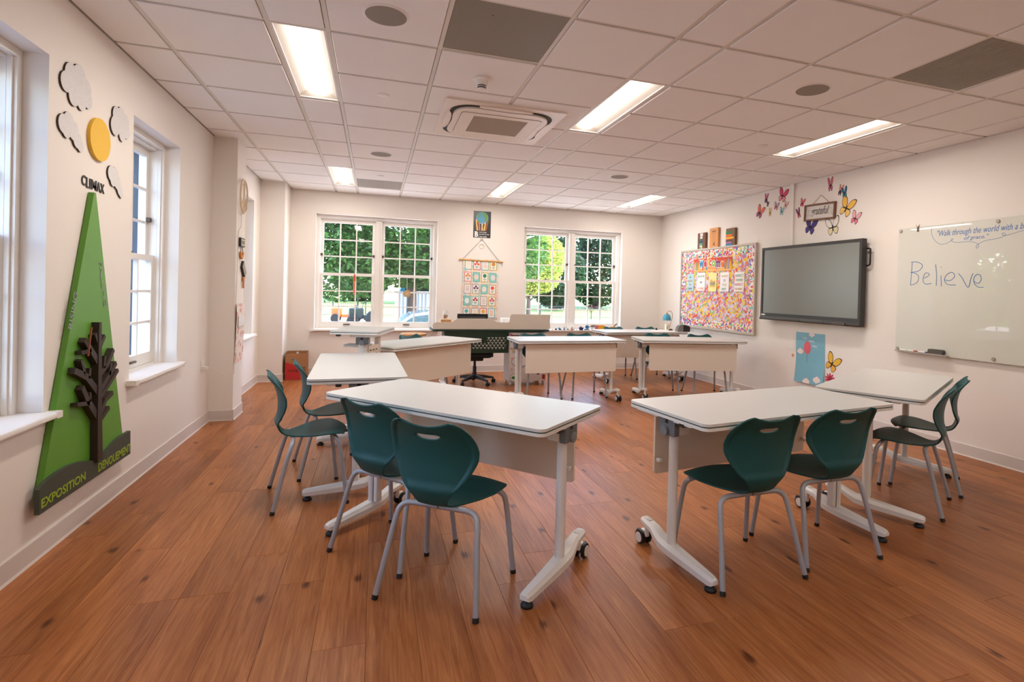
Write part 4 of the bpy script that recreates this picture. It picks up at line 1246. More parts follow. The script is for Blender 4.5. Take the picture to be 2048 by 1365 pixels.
SWOOSH = [(0.431, 2.014), (0.433, 1.972), (0.42, 1.927), (0.39, 1.885), (0.35, 1.857), (0.301, 1.856), (0.258, 1.875), (0.232, 1.891), (0.243, 1.899), (0.249, 1.887), (0.237, 1.87), (0.194, 1.859), (0.128, 1.861), (0.067, 1.854), (0.027, 1.835), (0.016, 1.814), (0.031, 1.797), (0.038, 1.813), (0.018, 1.835), (-0.039, 1.858), (-0.141, 1.87), (-0.184, 1.891), (-0.176, 1.91), (-0.159, 1.901), (-0.181, 1.886), (-0.234, 1.896), (-0.45, 1.95)]
tl = lambda p: (-(p[0] + 0.46), p[1] - 1.437)
stroke(t, 'handwriting', [spline([tl(p) for p in s], 4) for s in BELIEVE], 0.0028, M_INK, -0.0312)
stroke(t, 'swoosh', [spline([tl(p) for p in SWOOSH], 4)], 0.0016, M_INK, -0.0312)
fit_text(t, 'handwriting', '"Walk through the world with a backpack', M_INK, -0.838, 0.02, 0.475, 0.545, -0.0316, 0.0008, 0.3)
fit_text(t, 'handwriting', 'of grace."', M_INK, -0.60, -0.40, 0.43, 0.475, -0.0316, 0.0008, 0.3)

t = on_wall('marker_tray', 'slim metal pen tray at the lower corner of the glass board', 'tray', 'right', 0.48, 0.85, None, 0.0315)
MB().box(-0.25, 0.25, -0.045, -0.001, -0.006, 0.0).box(-0.25, 0.25, -0.045, -0.042, 0.0001, 0.008).build('ledge', M_STEEL, t)
for i, (y, c, lb) in enumerate(((0.66, (206, 200, 196), 'white marker pen next to the end of the glass board tray'), (0.58, (176, 40, 44), 'red marker pen lying on the glass board tray'), (0.47, (70, 60, 130), 'purple marker pen lying on the tray near the eraser'))):
    m = on_wall('marker_pen', lb, 'marker', 'right', y, 0.8585, 'pens on the board tray', 0.052)
    MB().tube([(-.035, 0, 0), (.03, 0, 0)], 0.008, 10).build('barrel', M_PAPER, m, 60)
    MB().tube([(.0302, 0, 0), (.055, 0, 0)], 0.0085, 10).build('cap', cmat(c, 'cap'), m, 60)
t = on_wall('board_eraser', 'dark grey rounded eraser resting on the glass board tray', 'eraser', 'right', 0.335, 0.8505, None, 0.034)
MB().prism(rrect(-.068, .068, 0.007, .048, 0.016), -0.040, -0.001, 'xz').build('grip', mat('eraser_grey', (84, 80, 76), 0.6), t)
MB().box(-.064, .064, -0.038, -0.003, 0.0, 0.0069).build('felt', mat('eraser_felt', (40, 70, 130), 0.9), t)
t = on_wall('board_clip', 'small dark metal clip on the top edge of the glass board', 'clip', 'right', 0.563, 2.02, None, 0.032)
MB().box(-.008, .008, -0.006, 0.0005 - .001, -.03, .014).box(-.008, .008, -0.001, 0.012, 0.0165, .02).tube([(-.010, -.004, .02), (-.018, -.004, .034)], .003, 6).tube([(.010, -.004, .02), (.018, -.004, .034)], .003, 6).build('clip', mat('bronze_clip', (110, 92, 72), 0.35, metal=0.7), t)

# framed word sign
t = on_wall('framed_sign', 'wood framed sign reading grateful hung by twine among the butterflies', 'wall sign', 'right', 1.784, 2.342)
M_FW = mat('brown_frame_wood', (112, 72, 46), 0.5, var=0.15, scale=14)
R_ = Matrix.Rotation(0.035, 4, 'Y')
HWs, HHs = .228, .096
for a in ((-HWs, HWs, HHs - .018, HHs), (-HWs, HWs, -HHs, -HHs + .018), (-HWs, -HWs + .018, -HHs + .018, HHs - .018), (HWs - .018, HWs, -HHs + .018, HHs - .018)):
    MB().at(R_).box(a[0], a[1], -0.030, -0.002, a[2], a[3]).build('frame_rail', M_FW, t)
for k in range(3):
    MB().at(R_).box(-HWs + .018, HWs - .018, -0.014, -0.003, -.078 + k * .052 + .0008, -.078 + (k + 1) * .052 - .0008).build('plank', mat('whitewashed_board', (214, 206, 198), 0.7, var=0.06, scale=20), t)
o = fit_text(t, 'lettering', 'grateful', mat('grey_script', (112, 108, 104), 0.6), -.135, .135, -.058, .062, 0, 0.0012, 0.35, .002)
o.data.transform(R_ @ Matrix.Translation((0, -0.0148, 0)))
for sg in (-1, 1):
    lf = MB().at(R_)
    for k in range(5):
        a = 0.5 + k * 0.35
        lf.tube([(sg * (.195 - .004 * k), -.0146, -.05 + .018 * k), (sg * (.165 - .002 * k), -.0146, -.04 + .018 * k)], 0.0018, 5)
    lf.build('leaf_sprig', mat('sage_print', (150, 164, 150), 0.7), t)
MB().tube([(-.115, -.012, .098), (.003, -.006, .194), (.125, -.012, .098)], 0.0028, 6).build('twine', mat('jute_twine', (190, 140, 80), 0.8), t)

# butterflies
def butterfly(y, z, size, tilt, c_up, c_lo, lb, fold=1.0, edge=(40, 30, 34)):
    t = on_wall('butterfly_decal', lb, 'wall decal', 'right', y, z, 'butterflies on the wall')
    k = size / 2
    UP = [(.02, .0), (.06, .36), (.24, .80), (.62, 1.14), (1.08, 1.20), (1.14, .86), (1.0, .42), (.60, .03)]
    LO = [(.02, -.01), (.58, .01), (.84, -.14), (.82, -.46), (.60, -.78), (.32, -.74), (.08, -.40)]
    Rt = Matrix.Rotation(tilt, 4, 'Y')
    def shrink(pts, f):
        cx = sum(p[0] for p in pts) / len(pts); cy = sum(p[1] for p in pts) / len(pts)
        return [(cx + (p[0] - cx) * f, cy + (p[1] - cy) * f) for p in pts]
    for sg in (-1, 1):
        fx = fold if sg > 0 else fold
        for pts, c in ((UP, c_up), (LO, c_lo)):
            o1 = [(sg * p[0] * k * fx, p[1] * k) for p in spline([*pts, pts[0]], 3)[:-1]]
            o2 = [(sg * p[0] * k * fx, p[1] * k) for p in shrink(spline([*pts, pts[0]], 3)[:-1], 0.85)]
            w = MB().at(Rt).prism(o1, -0.0022, -0.001, 'xz').build('wing', cmat(edge, 'wing_edge'), t)
            MB().at(Rt).prism(o2, -0.0030, -0.0023, 'xz').build('wing_colour', cmat(c, 'wing'), w)
    MB().at(Rt).prism(ell(0, -.05 * k, .05 * k, .34 * k, 10), -0.0045, -0.001, 'xz').build('body', cmat(edge, 'wing_edge'), t)
    return t
BF = [
    (2.716, 2.631, .13, .15, (206, 84, 120), (92, 50, 96), 'pink and purple butterfly above a small black one', .45), (2.683, 2.555, .07, .2, (50, 40, 50), (120, 110, 110), 'tiny black butterfly under the pink and purple one', .5),
    (2.412, 2.623, .17, .35, (220, 70, 110), (232, 140, 150), 'crimson pink butterfly with clear wing tips near the conduit', .85), (2.524, 2.504, .10, .3, (190, 160, 180), (220, 140, 140), 'small lilac butterfly between the conduit and the orange one', .8),
    (2.353, 2.497, .09, .4, (232, 170, 166), (236, 190, 180), 'small pale pink butterfly closest to the conduit', .7), (2.422, 2.425, .10, .2, (150, 196, 200), (170, 210, 210), 'small pale blue butterfly near the conduit', .7),
    (2.636, 2.44, .11, .05, (226, 196, 110), (216, 180, 100), 'small folded tan butterfly beside the orange one', .4), (2.836, 2.466, .17, .5, (232, 110, 90), (150, 80, 110), 'orange butterfly farthest toward the corner', .75),
    (2.074, 2.482, .10, .3, (226, 96, 110), (206, 70, 100), 'small red pink butterfly between conduit and framed sign', .65), (2.127, 2.361, .13, -.3, (120, 50, 90), (200, 60, 90), 'dark magenta butterfly between conduit and framed sign', .42),
    (1.652, 2.623, .16, -.05, (216, 110, 120), (196, 90, 120), 'rose butterfly above the right of the framed sign', .42), (1.511, 2.537, .12, .3, (226, 150, 140), (90, 60, 60), 'salmon butterfly beside the teal one', .42),
    (1.454, 2.501, .13, -.1, (26, 110, 150), (30, 140, 160), 'teal blue butterfly beside the salmon one', .5), (1.425, 2.331, .21, .45, (236, 186, 80), (236, 196, 110), 'large yellow butterfly beside the framed sign', .8),
    (1.304, 2.204, .14, .4, (232, 170, 176), (224, 120, 140), 'pale pink butterfly above the screen corner', .75), (1.934, 2.174, .19, .3, (66, 52, 120), (76, 60, 130), 'purple butterfly below the framed sign', .85),
    (1.60, 2.139, .20, -.15, (232, 226, 214), (226, 214, 170), 'white butterfly below the framed sign', .85), (1.555, 0.596, .20, .45, (236, 186, 60), (236, 176, 70), 'yellow butterfly low beside the blue poster', .85),
]
for y, z, s, a, c1, c2, lb, fo in BF:
    butterfly(y, z, s, a, c1, c2, lb, fo)

# blue poster
t = on_wall('sky_poster', 'curling blue poster with a pink balloon and clouds under the screen', 'poster', 'right', 1.878, 0.62)
M_SKYP = mat('poster_sky', (124, 180, 198), 0.3, var=0.05, scale=5)
def bend(z):
    return -0.003 - 0.05 * max(0, (-z - 0.02)) ** 1.2 * 3.0
zs_ = [-.295 + i * .0497 for i in range(13)]
MB().loft([[(x + (-.02 * (z + .3) / .6 + .01), bend(z) - q, z) for x, q in ((-.222, 0), (.222, 0), (.222, -.001), (-.222, -.001))] for z in zs_]).build('sheet', M_SKYP, t)
def pst(name, o, m, dy=0.0015):
    zc = sum(p[1] for p in o) / len(o)
    lo = min(bend(p[1]) for p in o)
    mb = MB()
    vs_ = [(p[0], bend(p[1]) - dy, p[1]) for p in o]
    mb.add(vs_, [tuple(range(len(vs_)))])
    return mb.build(name, m, t)
M_PINK = mat('balloon_pink', (222, 96, 108), 0.4)
pst('balloon', ell(-.045, .125, .055, .075), M_PINK)
pst('balloon_knot', [(-.055, .04), (-.035, .04), (-.045, .055)], M_PINK)
pst('balloon_string', [(-.0465, -.06), (-.0435, -.06), (-.0435, .04), (-.0465, .04)], M_DGREY)
M_CLD = mat('poster_cloud', (236, 220, 214), 0.5)
for cx_, cz_, s in ((-.155, .07, .045), (.135, -.235, .05), (.02, .285, .04), (-.02, -.275, .05)):
    pst('printed_cloud', [(cx_ + p[0] * s, max(-.294, min(.30, cz_ + p[1] * s))) for p in cloud_outline([(-.6, 0, .5), (0, .25, .6), (.6, 0, .5), (0, -.2, .55)], 28)], M_CLD)
for s, x, z in (('enjoy', -.085, .235), ('every', .02, .20), ('day', .07, .15)):
    fit_text(t, 'print', s, M_PW, x - .038, x + .038, z - .014, z + .014, -0.0052, .0006)
t = on_wall('flower_decal', 'small crimson flower decal low on the wall beside the blue poster', 'wall decal', 'right', 1.577, 0.425)
for k in range(10):
    a = k * math.pi / 5
    MB().at(Matrix.Rotation(a, 4, 'Y')).prism(ell(0, .038, .011, .034, 10), -0.0025, -0.001, 'xz').build('petal', cmat((206, 62, 88), 'petal'), t)
MB().prism(ell(0, 0, .012, .012, 12), -0.004, -0.0026, 'xz').build('centre', cmat((150, 30, 60), 'petal'), t)
t = on_wall('light_switch', 'white double switch plate next to the blue poster', 'switch', 'right', 2.159, 0.748)
MB().prism(rrect(-.04, .04, -.06, .06, .005), -0.006, -0.001, 'xz').build('plate', M_TRIM, t)
MB().bbox(-.018, .018, -0.010, -0.0061, -.034, .034, .002).build('rocker', M_TRIM, t)
t = on_wall('star_decal', 'tiny orange flower decal under the switch plate', 'wall decal', 'right', 2.154, 0.626)
for k in range(5):
    MB().at(Matrix.Rotation(k * 2 * math.pi / 5, 4, 'Y')).prism(ell(0, .014, .006, .012, 8), -0.002, -0.001, 'xz').build('petal', cmat((214, 130, 80), 'petal'), t)
# ------------------------------------------------------------------ teacher desk area
t = thing('teacher_desk', 'long desk with pale scalloped privacy screen and dark green slotted front', 'desk', (0, 0, 0))
M_DKG = mat('dark_green_metal', (26, 52, 34), 0.45)
MB().prism(rrect(1.315, 2.955, 4.05, 4.52, 0.05), 0.763, 0.79).build('desktop', M_DKG, t)
MB().prism(rrect(1.335, 2.935, 4.075, 4.50, 0.04), 0.7901, 0.796).build('work_surface', M_TOP, t)
prof = [(1.318, .7962), (2.952, .7962), (2.952, 1.005)] + arc(2.40, .975, .03, 90, 180, 6) + [(2.365, .93)] + arc(2.335, .92, .03, 0, -90, 5) + arc(2.20, .93, .04, -90, -130, 4) + [(2.12, .93)] + arc(2.10, .92, .018, 40, 90, 3) + arc(1.645, .92, .018, 90, 140, 3) + [(1.575, .90)] + arc(1.555, .915, .03, -50, -90, 3) + [(1.36, .884)] + arc(1.36, .842, .042, 90, 180, 5)
MB().prism(prof, 4.052, 4.068, 'xz').build('privacy_screen', M_PANEL, t)
mp_ = MB().box(1.476, 2.362, 4.070, 4.078, 0.465, 0.7625).build('front_panel', M_DKG, t)
cut_ = MB()
row = 0
z = 0.535
while z < 0.69:
    x = 1.82 + (0.026 if row % 2 else 0)
    while x < 2.335:
        for a in (30, 150, 270):
            Ma = Matrix.Translation((x, 4.074, z)) @ Matrix.Rotation(-math.radians(a), 4, 'Y')
            cut_.at(Ma).box(0.001 if a != 270 else -0.004, 0.0185, -0.02, 0.02, -0.0032, 0.0032)
        x += 0.052
    z += 0.034
    row += 1
cut_.at(Matrix.Identity(4))
co = cut_.build('cutter', M_DKG)
m = mp_.modifiers.new('b', 'BOOLEAN'); m.operation = 'DIFFERENCE'; m.object = co; m.solver = 'EXACT'; m.use_self = True
baked(mp_)
bpy.data.objects.remove(co)
for x, y, ya_, yb_ in ((1.50, 4.40, -.28, .14), (2.90, 4.475, -.03, .035)):
    lg = MB().bbox(x - .025, x + .025, y - .02, y + .02, 0.03, 0.7628, .004).build('leg', M_WHITE, t)
    MB().bbox(x - .03, x + .03, y + ya_, y + yb_, 0.012, 0.045, .006).build('foot_bar', M_WHITE, lg)
    for yy in (y + ya_ + .02, y + yb_ - .02):
        MB().lathe([(.018, .0), (.018, .0118)], 14, (x, yy, 0)).build('glide', M_BLACK, lg)

t = thing('mobile_cabinet', 'white rolling pedestal cabinet covered with round stickers under the desk', 'cabinet', (2.655, 4.30, 0))
MB().bbox(-.275, .275, -.20, .13, 0.062, 0.750, .006).build('body', M_WHITE, t)
for x in (-.24, .235):
    for y in (-.17, .10):
        c = MB().lathe([(.006, .0615), (.006, .045)], 8, (x, y, 0)).build('caster', M_GREYBLK, t)
        MB().lathe([(.024, -.012), (.027, -.009), (.027, .009), (.024, .012)], 18, (x, y, .027), 'x').build('wheel', mat('pale_wheel', (214, 212, 208), 0.4), c, 40)
def sticker(x, z, r, c, ring=None, rect=None):
    o = rect and rrect(x - rect[0], x + rect[0], z - rect[1], z + rect[1], .006) or ell(x, z, r, r, 22)
    s = MB().prism(o, -0.2020, -0.2001, 'xz').build('sticker', cmat(c, 'sticker'), t)
    if ring:
        for k in range(18):
            a = k * math.pi / 9
            MB().prism(ell(x + r * .92 * math.cos(a), z + r * .92 * math.sin(a), .006, .006, 8), -0.2026, -0.2021, 'xz').build('scallop', cmat(ring, 'sticker'), s)
    return s
sticker(-.18, .34, .062, (226, 222, 216), (60, 60, 66))
s = sticker(-.20, .112, .06, (236, 234, 228), (120, 120, 116))
MB().prism(ell(-.20, .112, .036, .02, 16), -0.2032, -0.2027, 'xz').build('green_motif', cmat((60, 140, 60), 'sticker'), s)
for x, z, r, c in ((-.105, .351, .019, (226, 176, 40)), (-.103, .241, .019, (226, 180, 40)), (-.235, .229, .016, (206, 200, 196)), (-.25, .742 - .03, .017, (226, 50, 120)), (-.248, .519, .015, (236, 140, 130)), (-.235, .385, .015, (240, 170, 130)), (.005, .111, .017, (150, 170, 130)), (.24, .69, .016, (200, 60, 80))):
    sticker(x, z, r, c)
sticker(-.185, .69, 0, (120, 104, 100), None, (.055, .024))
sticker(-.20, .494, 0, (206, 190, 160), None, (.036, .036))
sticker(.235, .118, 0, (170, 60, 30), None, (.022, .034))
s = sticker(.15, .16, 0, (110, 70, 130), None, (.018, .012))

t = thing('office_chair', 'black swivel office chair with star base behind the desk', 'office chair', (1.945, 4.36, 0))
M_BF = mat('black_fabric', (20, 19, 20), 0.85, bump=0.2, bscale=600)
for k in range(5):
    a = math.radians(-62 + 72 * k)
    R_ = Matrix.Rotation(a, 4, 'Z')
    arm = MB().at(R_).loft([[(x, y, z) for y, z in ((-w, zb_), (w, zb_), (w * .7, zt), (-w * .7, zt))] for x, w, zb_, zt in ((.02, .03, .08, .135), (.16, .022, .075, .115), (.29, .016, .062, .086))]).build('base_arm', M_DGREY, t)
    c = MB().at(R_).lathe([(.007, .064), (.007, .04)], 8, (.285, 0, 0)).build('caster', M_BLACK, arm)
    for q in (-.012, .012):
        MB().at(R_ @ Matrix.Translation((.285, 0, 0)) @ Matrix.Rotation(.5, 4, 'Z')).lathe([(.024, -.009), (.028, -.006), (.028, .006), (.024, .009)], 16, (.01, q * 1.0, .028), 'y').build('wheel', M_BLACK, c, 40)
MB().lathe([(.03, .07), (.035, .1), (.03, .16), (.026, .17), (.026, .25), (.018, .25), (.018, .335)], 16).build('gas_lift', M_BLACK, t, 40)
MB().bbox(-.10, .10, -.13, .12, .335, .385, .01).build('tilt_mechanism', M_BLACK, t)
MB().prism(rrect(-.23, .23, -.25, .22, .09, 6), .40, .45).prism(rrect(-.20, .20, -.22, .19, .08, 6), .386, .3999).build('seat', M_BF, t)
MB().prism(rrect(-.22, .22, -.24, .21, .085, 6), .4501, .472).build('seat_cushion', M_BF, t)
MB().tube(spline([(0, .12, .36), (0, .24, .37), (0, .31, .45), (0, .315, .62)], 6), .02, 8).build('back_stem', M_DGREY, t, 60)
bk = MB()
bk.loft([[(x, .30 + .05 * (abs(x) / .225) ** 2 * -1 + d, z) for d in (0, .028) for x in ((-.222, -.11, 0, .11, .222) if d == 0 else (.222, .11, 0, -.11, -.222))] for z in (.55, .70, .93, .975)])
bk.build('backrest', M_BF, t)
MB().box(-.19, .19, .246, .2485, .60, .94).build('mesh_panel', mat('grey_mesh', (58, 54, 54), 0.9), t)

def simple(name, label, cat, loc, mb, material, part='body', smooth=None):
    t = thing(name, label, cat, loc)
    mb.build(part, material, t, smooth)
    return t

t = thing('wooden_block', 'pale wooden crate block behind the desk screen under the candy jar', 'box', (1.522, 4.36, 0.7962))
M_PWD = mat('pale_wood', (206, 160, 110), 0.6, var=0.1, scale=12)
MB().bbox(-.075, .075, -.06, .06, 0, .115, .004).build('block', M_PWD, t)
MB().box(-.068, -.004, -.0615, -.0601, .06, .11).box(.006, .068, -.0615, -.0601, .06, .11).build('slat', mat('pale_wood_dark', (176, 124, 80), 0.6), t)
t = thing('candy_jar', 'clear glass jar of mixed candies standing on the wooden block', 'jar', (1.522, 4.36, 0.9122))
MB().lathe([(.040, 0), (.044, .006), (.044, .095), (.034, .112), (.036, .125)], 20).build('glass', glass_material('jar_glass', 0.12), t, 40)
cd = [(176, 50, 50), (60, 110, 70), (200, 150, 60), (90, 60, 50)]
for i in range(34):
    a, rr = random.uniform(0, 6.28), random.uniform(0, .030)
    MB().lathe([(.004, -.007), (.009, 0), (.004, .007)], 8, (rr * math.cos(a), rr * math.sin(a), .012 + .0014 * i)).build('candy', cmat(cd[i % 4], 'candy'), t, 60)
t = thing('tissue_box', 'small white box on the desk beside the raised screen end', 'box', (2.365, 4.33, 0.7962))
MB().bbox(-.06, .06, -.06, .06, 0, .14, .004).build('carton', M_PAPER, t)
MB().prism(ell(0, 0, .03, .018, 16), .1401, .145).build('opening', M_TRIM, t)

t = thing('wooden_stool', 'round wooden stool with pale legs beneath the window', 'stool', (1.11, 4.55, 0))
MB().lathe([(.16, .665), (.178, .672), (.18, .69), (.172, .70)], 28).build('seat', mat('stool_wood', (206, 150, 88), 0.4, var=0.1, scale=10), t, 40)
for k in range(4):
    a = math.pi / 4 + k * math.pi / 2
    MB().tube([(.2 * math.cos(a), .2 * math.sin(a), 0), (.12 * math.cos(a), .12 * math.sin(a), .664)], .012, 8).build('leg', M_WHITE, t, 60)
MB().tube([(.155 * math.cos(a * math.pi / 12), .155 * math.sin(a * math.pi / 12), .30) for a in range(25)], .006, 6).build('foot_ring', M_WHITE, t, 60)

# raised mobile desk behind the left table
t = thing('raised_desk', 'small standing height white desk with slotted side panel behind the long table', 'desk', (0.203, 1.884, 0), math.radians(-15.3))
ZR = 0.94
o = rrect(0, .435, 0, .60, .03)
MB().prism(o, ZR - .013, ZR).build('tabletop', M_TOP, t)
MB().prism(rrect(.0015, .4335, .0015, .5985, .029), ZR - .0185, ZR - .0131).build('edge_band', M_EDGE_G, t)
MB().prism(o, ZR - .032, ZR - .0186).build('under_top', M_WHITE, t)
MB().prism(rrect(.16, .38, .06, .52, .02), ZR - .06, ZR - .0321).build('support_frame', M_WHITE, t)
p = MB().prism(ell(.268, .10, .040, .026, 20), .08, .815).build('post', M_WHITE, t, 40)
p2 = MB().prism(ell(.335, .34, .03, .022, 20), .08, .8798).build('post', M_WHITE, t, 40)
hb = MB().bbox(.215, .325, .062, .13, .815, .8798, .006).build('hinge_block', M_GREYBLK, t)
MB().lathe([(.024, -.012), (.024, 0)], 20, (.27, .0618, .832), 'y').build('release_knob', mat('grey_knob', (124, 128, 132), 0.4), hb, 40)
MB().box(.258, .282, .0605, .0618, .858, .876).build('slot', M_BLACK, hb)
pm_ = MB().at(Matrix.Translation((.309, .128, 0)) @ Matrix.Rotation(math.radians(78), 4, 'Z'))
pm_.box(0, .19, -.006, .006, .35, .80)
pn = pm_.build('slotted_panel', M_PANEL, t)
for i in range(3):
    for j in range(3):
        MB().at(Matrix.Translation((.309, .128, 0)) @ Matrix.Rotation(math.radians(78), 4, 'Z')).box(.02 + j * .055, .05 + j * .055, -.0072, -.0061, .68 + i * .035, .69 + i * .035).build('slot', M_DGREY, pn)
sh = MB().prism(rrect(.08, .30, .128, .30, .02), .785, .802).build('lower_shelf', M_TOP, t)
MB().prism(rrect(.11, .40, .09, .14, .02), .05, .0799).prism(rrect(.30, .39, -.01, .37, .02), .05, .0799).build('base', M_WHITE, t)
for x, y in ((.13, .115), (.345, .02), (.345, .34)):
    MB().lathe([(.02, 0), (.022, .01), (.012, .0499)], 14, (x, y, 0)).build('levelling_pad', M_BLACK, t, 40)
MB().bbox(.06, .10, -.004, .03, ZR - .05, ZR - .0325, .004).build('tilt_lever', M_DGREY, t)

# cardboard box in the corner
t = thing('cardboard_box', 'open brown cardboard box with red print standing in the corner', 'box', (-0.455, 5.205, 0), 0.06)
M_CARD = mat('cardboard', (166, 118, 78), 0.8, var=0.06)
bx_ = MB().box(-.14, .14, -.19, -.186, 0, .375).box(-.14, .14, .186, .19, 0, .375).box(-.14, -.136, -.186, .186, 0, .375).box(.136, .14, -.186, .186, 0, .375).box(-.136, .136, -.186, .186, .002, .006)
bx_.build('carton', M_CARD, t)
rp = MB().prism([(-.138, .01), (.06, .01), (.06, .20), (.035, .20), (.035, .225), (-.03, .225), (-.10, .245), (-.138, .26)], -.1912, -.1902, 'xz').build('red_print', mat('box_red', (186, 38, 36), 0.7), t)
fit_text(rp, 'print', 'small', M_DGREY, -.09, .05, .12, .165, -.1918, .0008)
MB().box(.1402, .1412, -.186, -.14, 0.005, .37).build('red_strip', mat('box_red', (186, 38, 36), 0.7), t)
MB().prism([(-.03, .33), (.05, .33), (.01, .40)], -.10, -.096, 'xz').build('paper_tip', M_PAPER, t)
ln = MB()
for i in range(8):
    ln.box(.085, .12, -.1912, -.1902, .02 + i * .022, .03 + i * .022)
ln.build('print_lines', M_DGREY, t)

# lamp table things
zt = ZT + 0.0005
t = thing('table_lamp', 'blue scalloped glass lamp with a copper gooseneck on the far table', 'lamp', (5.055, 4.42, zt))
M_COP = mat('copper_tube', (196, 140, 104), 0.3, metal=0.8)
MB().lathe([(.055, 0), (.058, .008), (.05, .018), (.02, .022)], 22, (.045, .03, 0)).build('base', mat('dark_wood_base', (84, 54, 40), 0.5), t, 40)
MB().tube(spline([(.045, .03, .02), (.07, .02, .12), (.085, .01, .20), (.07, .0, .285), (.02, -.01, .31), (-.015, -.01, .295), (-.025, -.01, .265)], 8), .0045, 8).build('gooseneck', M_COP, t, 60)
sh = MB()
n = 32
rings = []
for r, h in ((.016, .262), (.03, .258), (.052, .24), (.062, .21), (.064, .185), (.067, .160)):
    ring = []
    for k in range(n):
        a = 2 * math.pi * k / n
        rr = r * (1 + .05 * math.cos(8 * a))
        hh = h + (.010 * math.cos(8 * a) if h < .17 else 0)
        ring.append((-.025 + rr * math.cos(a), -.01 + rr * math.sin(a), hh))
    rings.append(ring)
sh.loft(rings, cap=False)
sh.build('glass_shade', mat('turquoise_glass', (56, 150, 176), 0.12, spec=0.8), t, 60)
MB().lathe([(.012, .262), (.014, .272), (.006, .28)], 14, (-.025, -.01, 0)).build('shade_cap', M_COP, t, 40)
t = thing('pillar_candle', 'ivory pillar candle with a green print standing under the blue lamp', 'candle', (5.015, 4.37, zt))
MB().lathe([(.035, 0), (.036, .004), (.036, .10), (.032, .104), (.01, .10)], 22).build('wax', mat('ivory_wax', (236, 222, 200), 0.5), t, 40)
MB().box(-.022, -.012, -.0366, -.0335, .02, .08).build('green_print', mat('candle_green', (80, 120, 80), 0.6), t)
t = thing('pencil_sharpener', 'black electric pencil sharpener with a clear tray on the lamp table', 'pencil sharpener', (5.115, 4.14, zt), -0.1)
MB().loft([[(x, y, z) for y in (-.05, .05) for z in ((0, h_) if y < 0 else (h_, 0))] for x, h_ in ((.03, .108), (.06, .106), (.13, .088), (.142, .07), (.142, .0))][:4]).build('housing', mat('sharpener_black', (40, 32, 28), 0.35), t)
MB().loft([[(x, y, z) for y in (-.048, .048) for z in ((0, h_) if y < 0 else (h_, 0))] for x, h_ in ((-.062, .02), (-.05, .066), (-.02, .10), (.0295, .107))]).build('shavings_tray', mat('smoky_clear', (120, 116, 110), 0.1, spec=0.8), t)
MB().lathe([(.012, -.0515), (.012, -.0502)], 14, (.07, 0, .06), 'y').build('pencil_hole', M_BLACK, t)
MB().tube(spline([(.143, .02, .02), (.19, .03, .035), (.22, .04, .012), (.25, .05, .004)], 6), .003, 6).build('power_cord', M_BLACK, t, 60)
t = thing('paper_sheets', 'loose white sheets lying on the lamp table', 'paper', (4.72, 4.30, zt))
for i, (x, y, a) in enumerate(((0, 0, .1), (.17, -.02, -.15), (-.12, .05, .3))):
    MB().at(Matrix.Translation((x, y, i * .0006)) @ Matrix.Rotation(a, 4, 'Z')).box(-.10, .10, -.13, .13, 0, .0005).build('sheet', M_PAPER if i < 2 else cmat((206, 210, 226), 'sheet'), t)
t = thing('lamp_plug', 'small black round lamp switch at the end of a cord on the lamp table', 'switch', (4.87, 4.45, zt))
MB().lathe([(.008, .0), (.016, .004), (.018, .016), (.012, .03), (.004, .034)], 14).build('knob', M_BLACK, t, 40)
MB().tube(spline([(.016, 0, .006), (.05, .01, .012), (.09, .0, .02), (.13, -.01, .008)], 5), .002, 6).build('cord', M_BLACK, t, 60)

# window sill things (back right window)
ZSL, YSL = 0.6905, 5.415
def sill(name, label, cat, x, parts):
    t = thing(name, label, cat, (x, YSL, ZSL), 0, 'trinkets on the window sill')
    for nm, mb, m_ in parts:
        mb.build(nm, m_, t, 40)
    return t
dome = lambda r, h, c=(0, 0, 0): MB().lathe([(r * .8, 0), (r, h * .25), (r * .85, h * .6), (r * .4, h * .92), (.001, h)], 14, c)
sill('sill_stone', 'tiny pale stone on the sill by the desk screen', 'trinket', 3.44, [('stone', dome(.014, .016), cmat((214, 206, 200), 'toy'))])
sill('sill_boat', 'tiny dark brown boat toy on the window sill', 'trinket', 3.50, [('hull', dome(.022, .016), cmat((90, 70, 70), 'toy')), ('rim', MB().lathe([(.020, .0162), (.020, .019)], 12), cmat((120, 96, 90), 'toy'))])
sill('sill_turtle', 'small blue shelled toy on a dark base on the window sill', 'trinket', 3.57, [('shell', dome(.024, .032, (-.008, 0, .010)), cmat((70, 160, 190), 'toy')), ('base', MB().bbox(-.022, .034, -.016, .016, 0, .0098, .003), cmat((70, 64, 76), 'toy'))])
sill('sill_figure', 'tiny toy figure with a pale blue head and bright blue base on the sill', 'trinket', 3.65, [('base', dome(.02, .02), cmat((30, 110, 206), 'toy')), ('body', MB().lathe([(.009, .0202), (.008, .04)], 10), cmat((226, 110, 110), 'toy')), ('head', dome(.011, .02, (0, 0, .0402)), cmat((160, 214, 226), 'toy'))])
sill('sill_plant', 'tiny green and yellow toy plant on the window sill', 'trinket', 3.71, [('leaves', dome(.018, .03), cmat((150, 200, 150), 'toy')), ('flower', dome(.009, .014, (.022, -.006, 0)), cmat((230, 190, 90), 'toy'))])
sill('sill_cake', 'small pink toy cake with a purple topper on the window sill', 'trinket', 3.785, [('cake', MB().lathe([(.028, 0), (.028, .016), (.022, .019)], 16), cmat((236, 160, 170), 'toy')), ('topper', dome(.014, .022, (.003, 0, .0192)), cmat((110, 90, 140), 'toy'))])
sill('sill_bead', 'tiny green bead toy on the window sill', 'trinket', 3.83, [('bead', dome(.010, .018), cmat((140, 206, 176), 'toy'))])
sill('sill_button', 'tiny lilac button toy on the window sill', 'trinket', 3.878, [('button', dome(.012, .010), cmat((190, 180, 200), 'toy'))])
